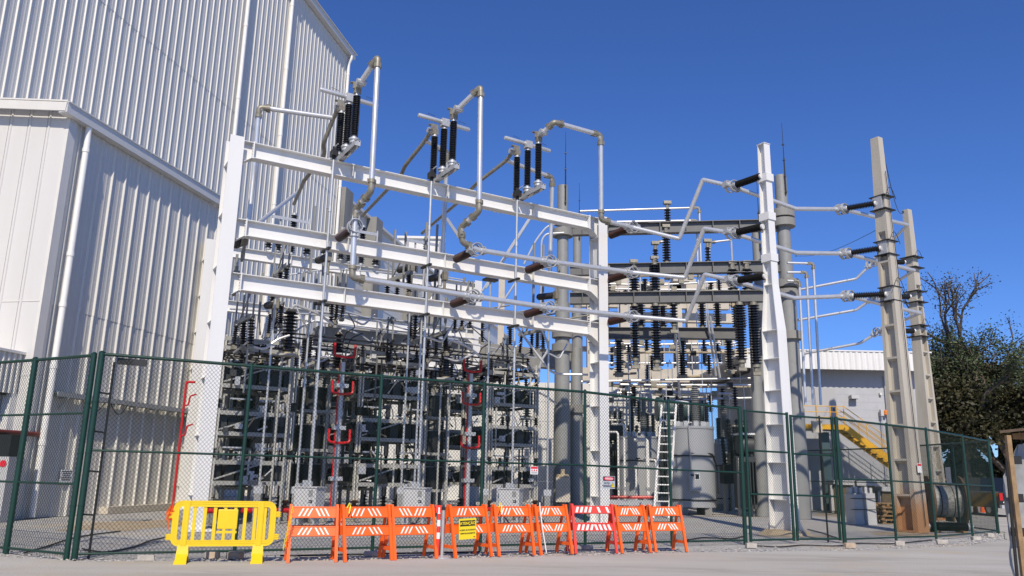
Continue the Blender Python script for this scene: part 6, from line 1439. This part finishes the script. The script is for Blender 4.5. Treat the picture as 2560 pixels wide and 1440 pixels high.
def ring(o0, o1, d0, d1, nm):
    O = rrect(x0 + o0, x1 - o0, z0 + o0, z1 - o0, max(.03, .14 - o0)); I = rrect(x0 + o1, x1 - o1, z0 + o1, z1 - o1, max(.02, .14 - o1)); N = len(O); mb = MB(); vs = []
    for (x, z), (xi, zi) in zip(O, I): vs += [bp(x, z, d0), bp(x, z, d1), bp(xi, zi, d1), bp(xi, zi, d0)]
    fs = []
    for i in range(N):
        j = (i + 1) % N
        for k in range(4): fs.append((4 * i + k, 4 * j + k, 4 * j + (k + 1) % 4, 4 * i + (k + 1) % 4))
    mb.add(vs, fs); return mb.build(nm, Y_, t)
ring(0, .095, -.022, .022, 'frame'); ring(-.004, .022, -.026, .028, 'outer_bead'); ring(.042, .056, -.026, .029, 'middle_bead'); ring(.080, .099, -.026, .028, 'inner_bead')
W_ = x1 - x0
px0, px1, pz0, pz1 = x0 + W_ * .43, x0 + W_ * .625, z0 + .28, z1 - .14
for k in range(9):
    x = x0 + .1 + (W_ - .2) * (k + .5) / 9
    if abs(x - (px0 + px1) / 2) < .2:
        for za, zb in ((pz1 - .01, z1 - .085), (z0 + .09, pz0 + .01)):
            mb = MB(); mb.obox((bp(x, za) + bp(x, zb)) / 2, ex, n, Z, .05, .026, abs(zb - za)); mb.build('bar', Y_, t)
    elif abs(x - 0) < .07 or abs(x - (b - a).length) < .07: continue
    else: mb = MB(); mb.obox(bp(x, (z0 + z1) / 2), ex, n, Z, .055, .026, z1 - z0 - .18); mb.build('bar', Y_, t)
mb = MB(); mb.obox(bp((px0 + px1) / 2, (pz0 + pz1) / 2), ex, n, Z, px1 - px0, .03, pz1 - pz0); pn = mb.build('panel', Y_, t); o = pn.modifiers.new('b', 'BEVEL'); o.width = .012; o.segments = 2
mb = MB(); mb.obox(bp((px0 + px1) / 2, pz0 - .05), ex, n, Z, px1 - px0, .024, .04); mb.build('panel_bar', Y_, t)
for xx in (0.0, (b - a).length):
    mb = MB(); mb.obox(bp(xx, (z0 + z1) / 2, .006), ex, n, Z, .10, .062, z1 - z0 - .004); up_ = mb.build('upright', Y_, t)
    for k in (-.028, .028): mb = MB(); mb.obox(bp(xx + k, (z0 + z1) / 2, .040), ex, n, Z, .012, .010, z1 - z0 - .03); mb.build('groove_rib', Y_, up_)
    mb = MB(); mb.hexa([bp(xx - .10, .11, -.07), bp(xx + .10, .11, -.07), bp(xx + .10, .11, .07), bp(xx - .10, .11, .07), bp(xx - .085, z0 + .02, -.03), bp(xx + .085, z0 + .02, -.03), bp(xx + .085, z0 + .02, .03), bp(xx - .085, z0 + .02, .03)]); ft = mb.build('foot', Y_, t)
    for s in (-1, 1):
        mb = MB(); mb.hexa([bp(xx - .10, .0, s * .20), bp(xx + .10, .0, s * .20), bp(xx + .10, .0, s * .29), bp(xx - .10, .0, s * .29), bp(xx - .09, .115, s * .0), bp(xx + .09, .115, s * .0), bp(xx + .085, .15, s * .055), bp(xx - .085, .15, s * .055)]); mb.build('toe', Y_, ft)
for x, sg, zs_ in ((x0, -1, (.42, .78)), (x1, 1, (.42, .80))):
    for z in zs_:
        mb = MB(); mb.obox(bp(x + sg * .035, z), ex, n, Z, .075, .03, .10)
        for q_ in (-.03, 0, .03): mb.obox(bp(x + sg * .04, z + q_), ex, n, Z, .1, .045, .010)
        mb.build('hinge_lug', Y_, t)
# orange mesh knot on its upper lug
p = bp(x0 - .05, .88); t2 = thing('orange_net_knot', p, 'orange netting scrap tied to the yellow barrier lug', 'netting'); mb = MB(); random.seed(2)
for k in range(9): q = [p + Vec((random.gauss(0, .03), random.gauss(0, .03), random.gauss(-.05, .08))) for _ in range(5)]; mb.tube(fillet(q, .03), .007, 5)
mb.build('strands', M['orange_plastic'], t2)
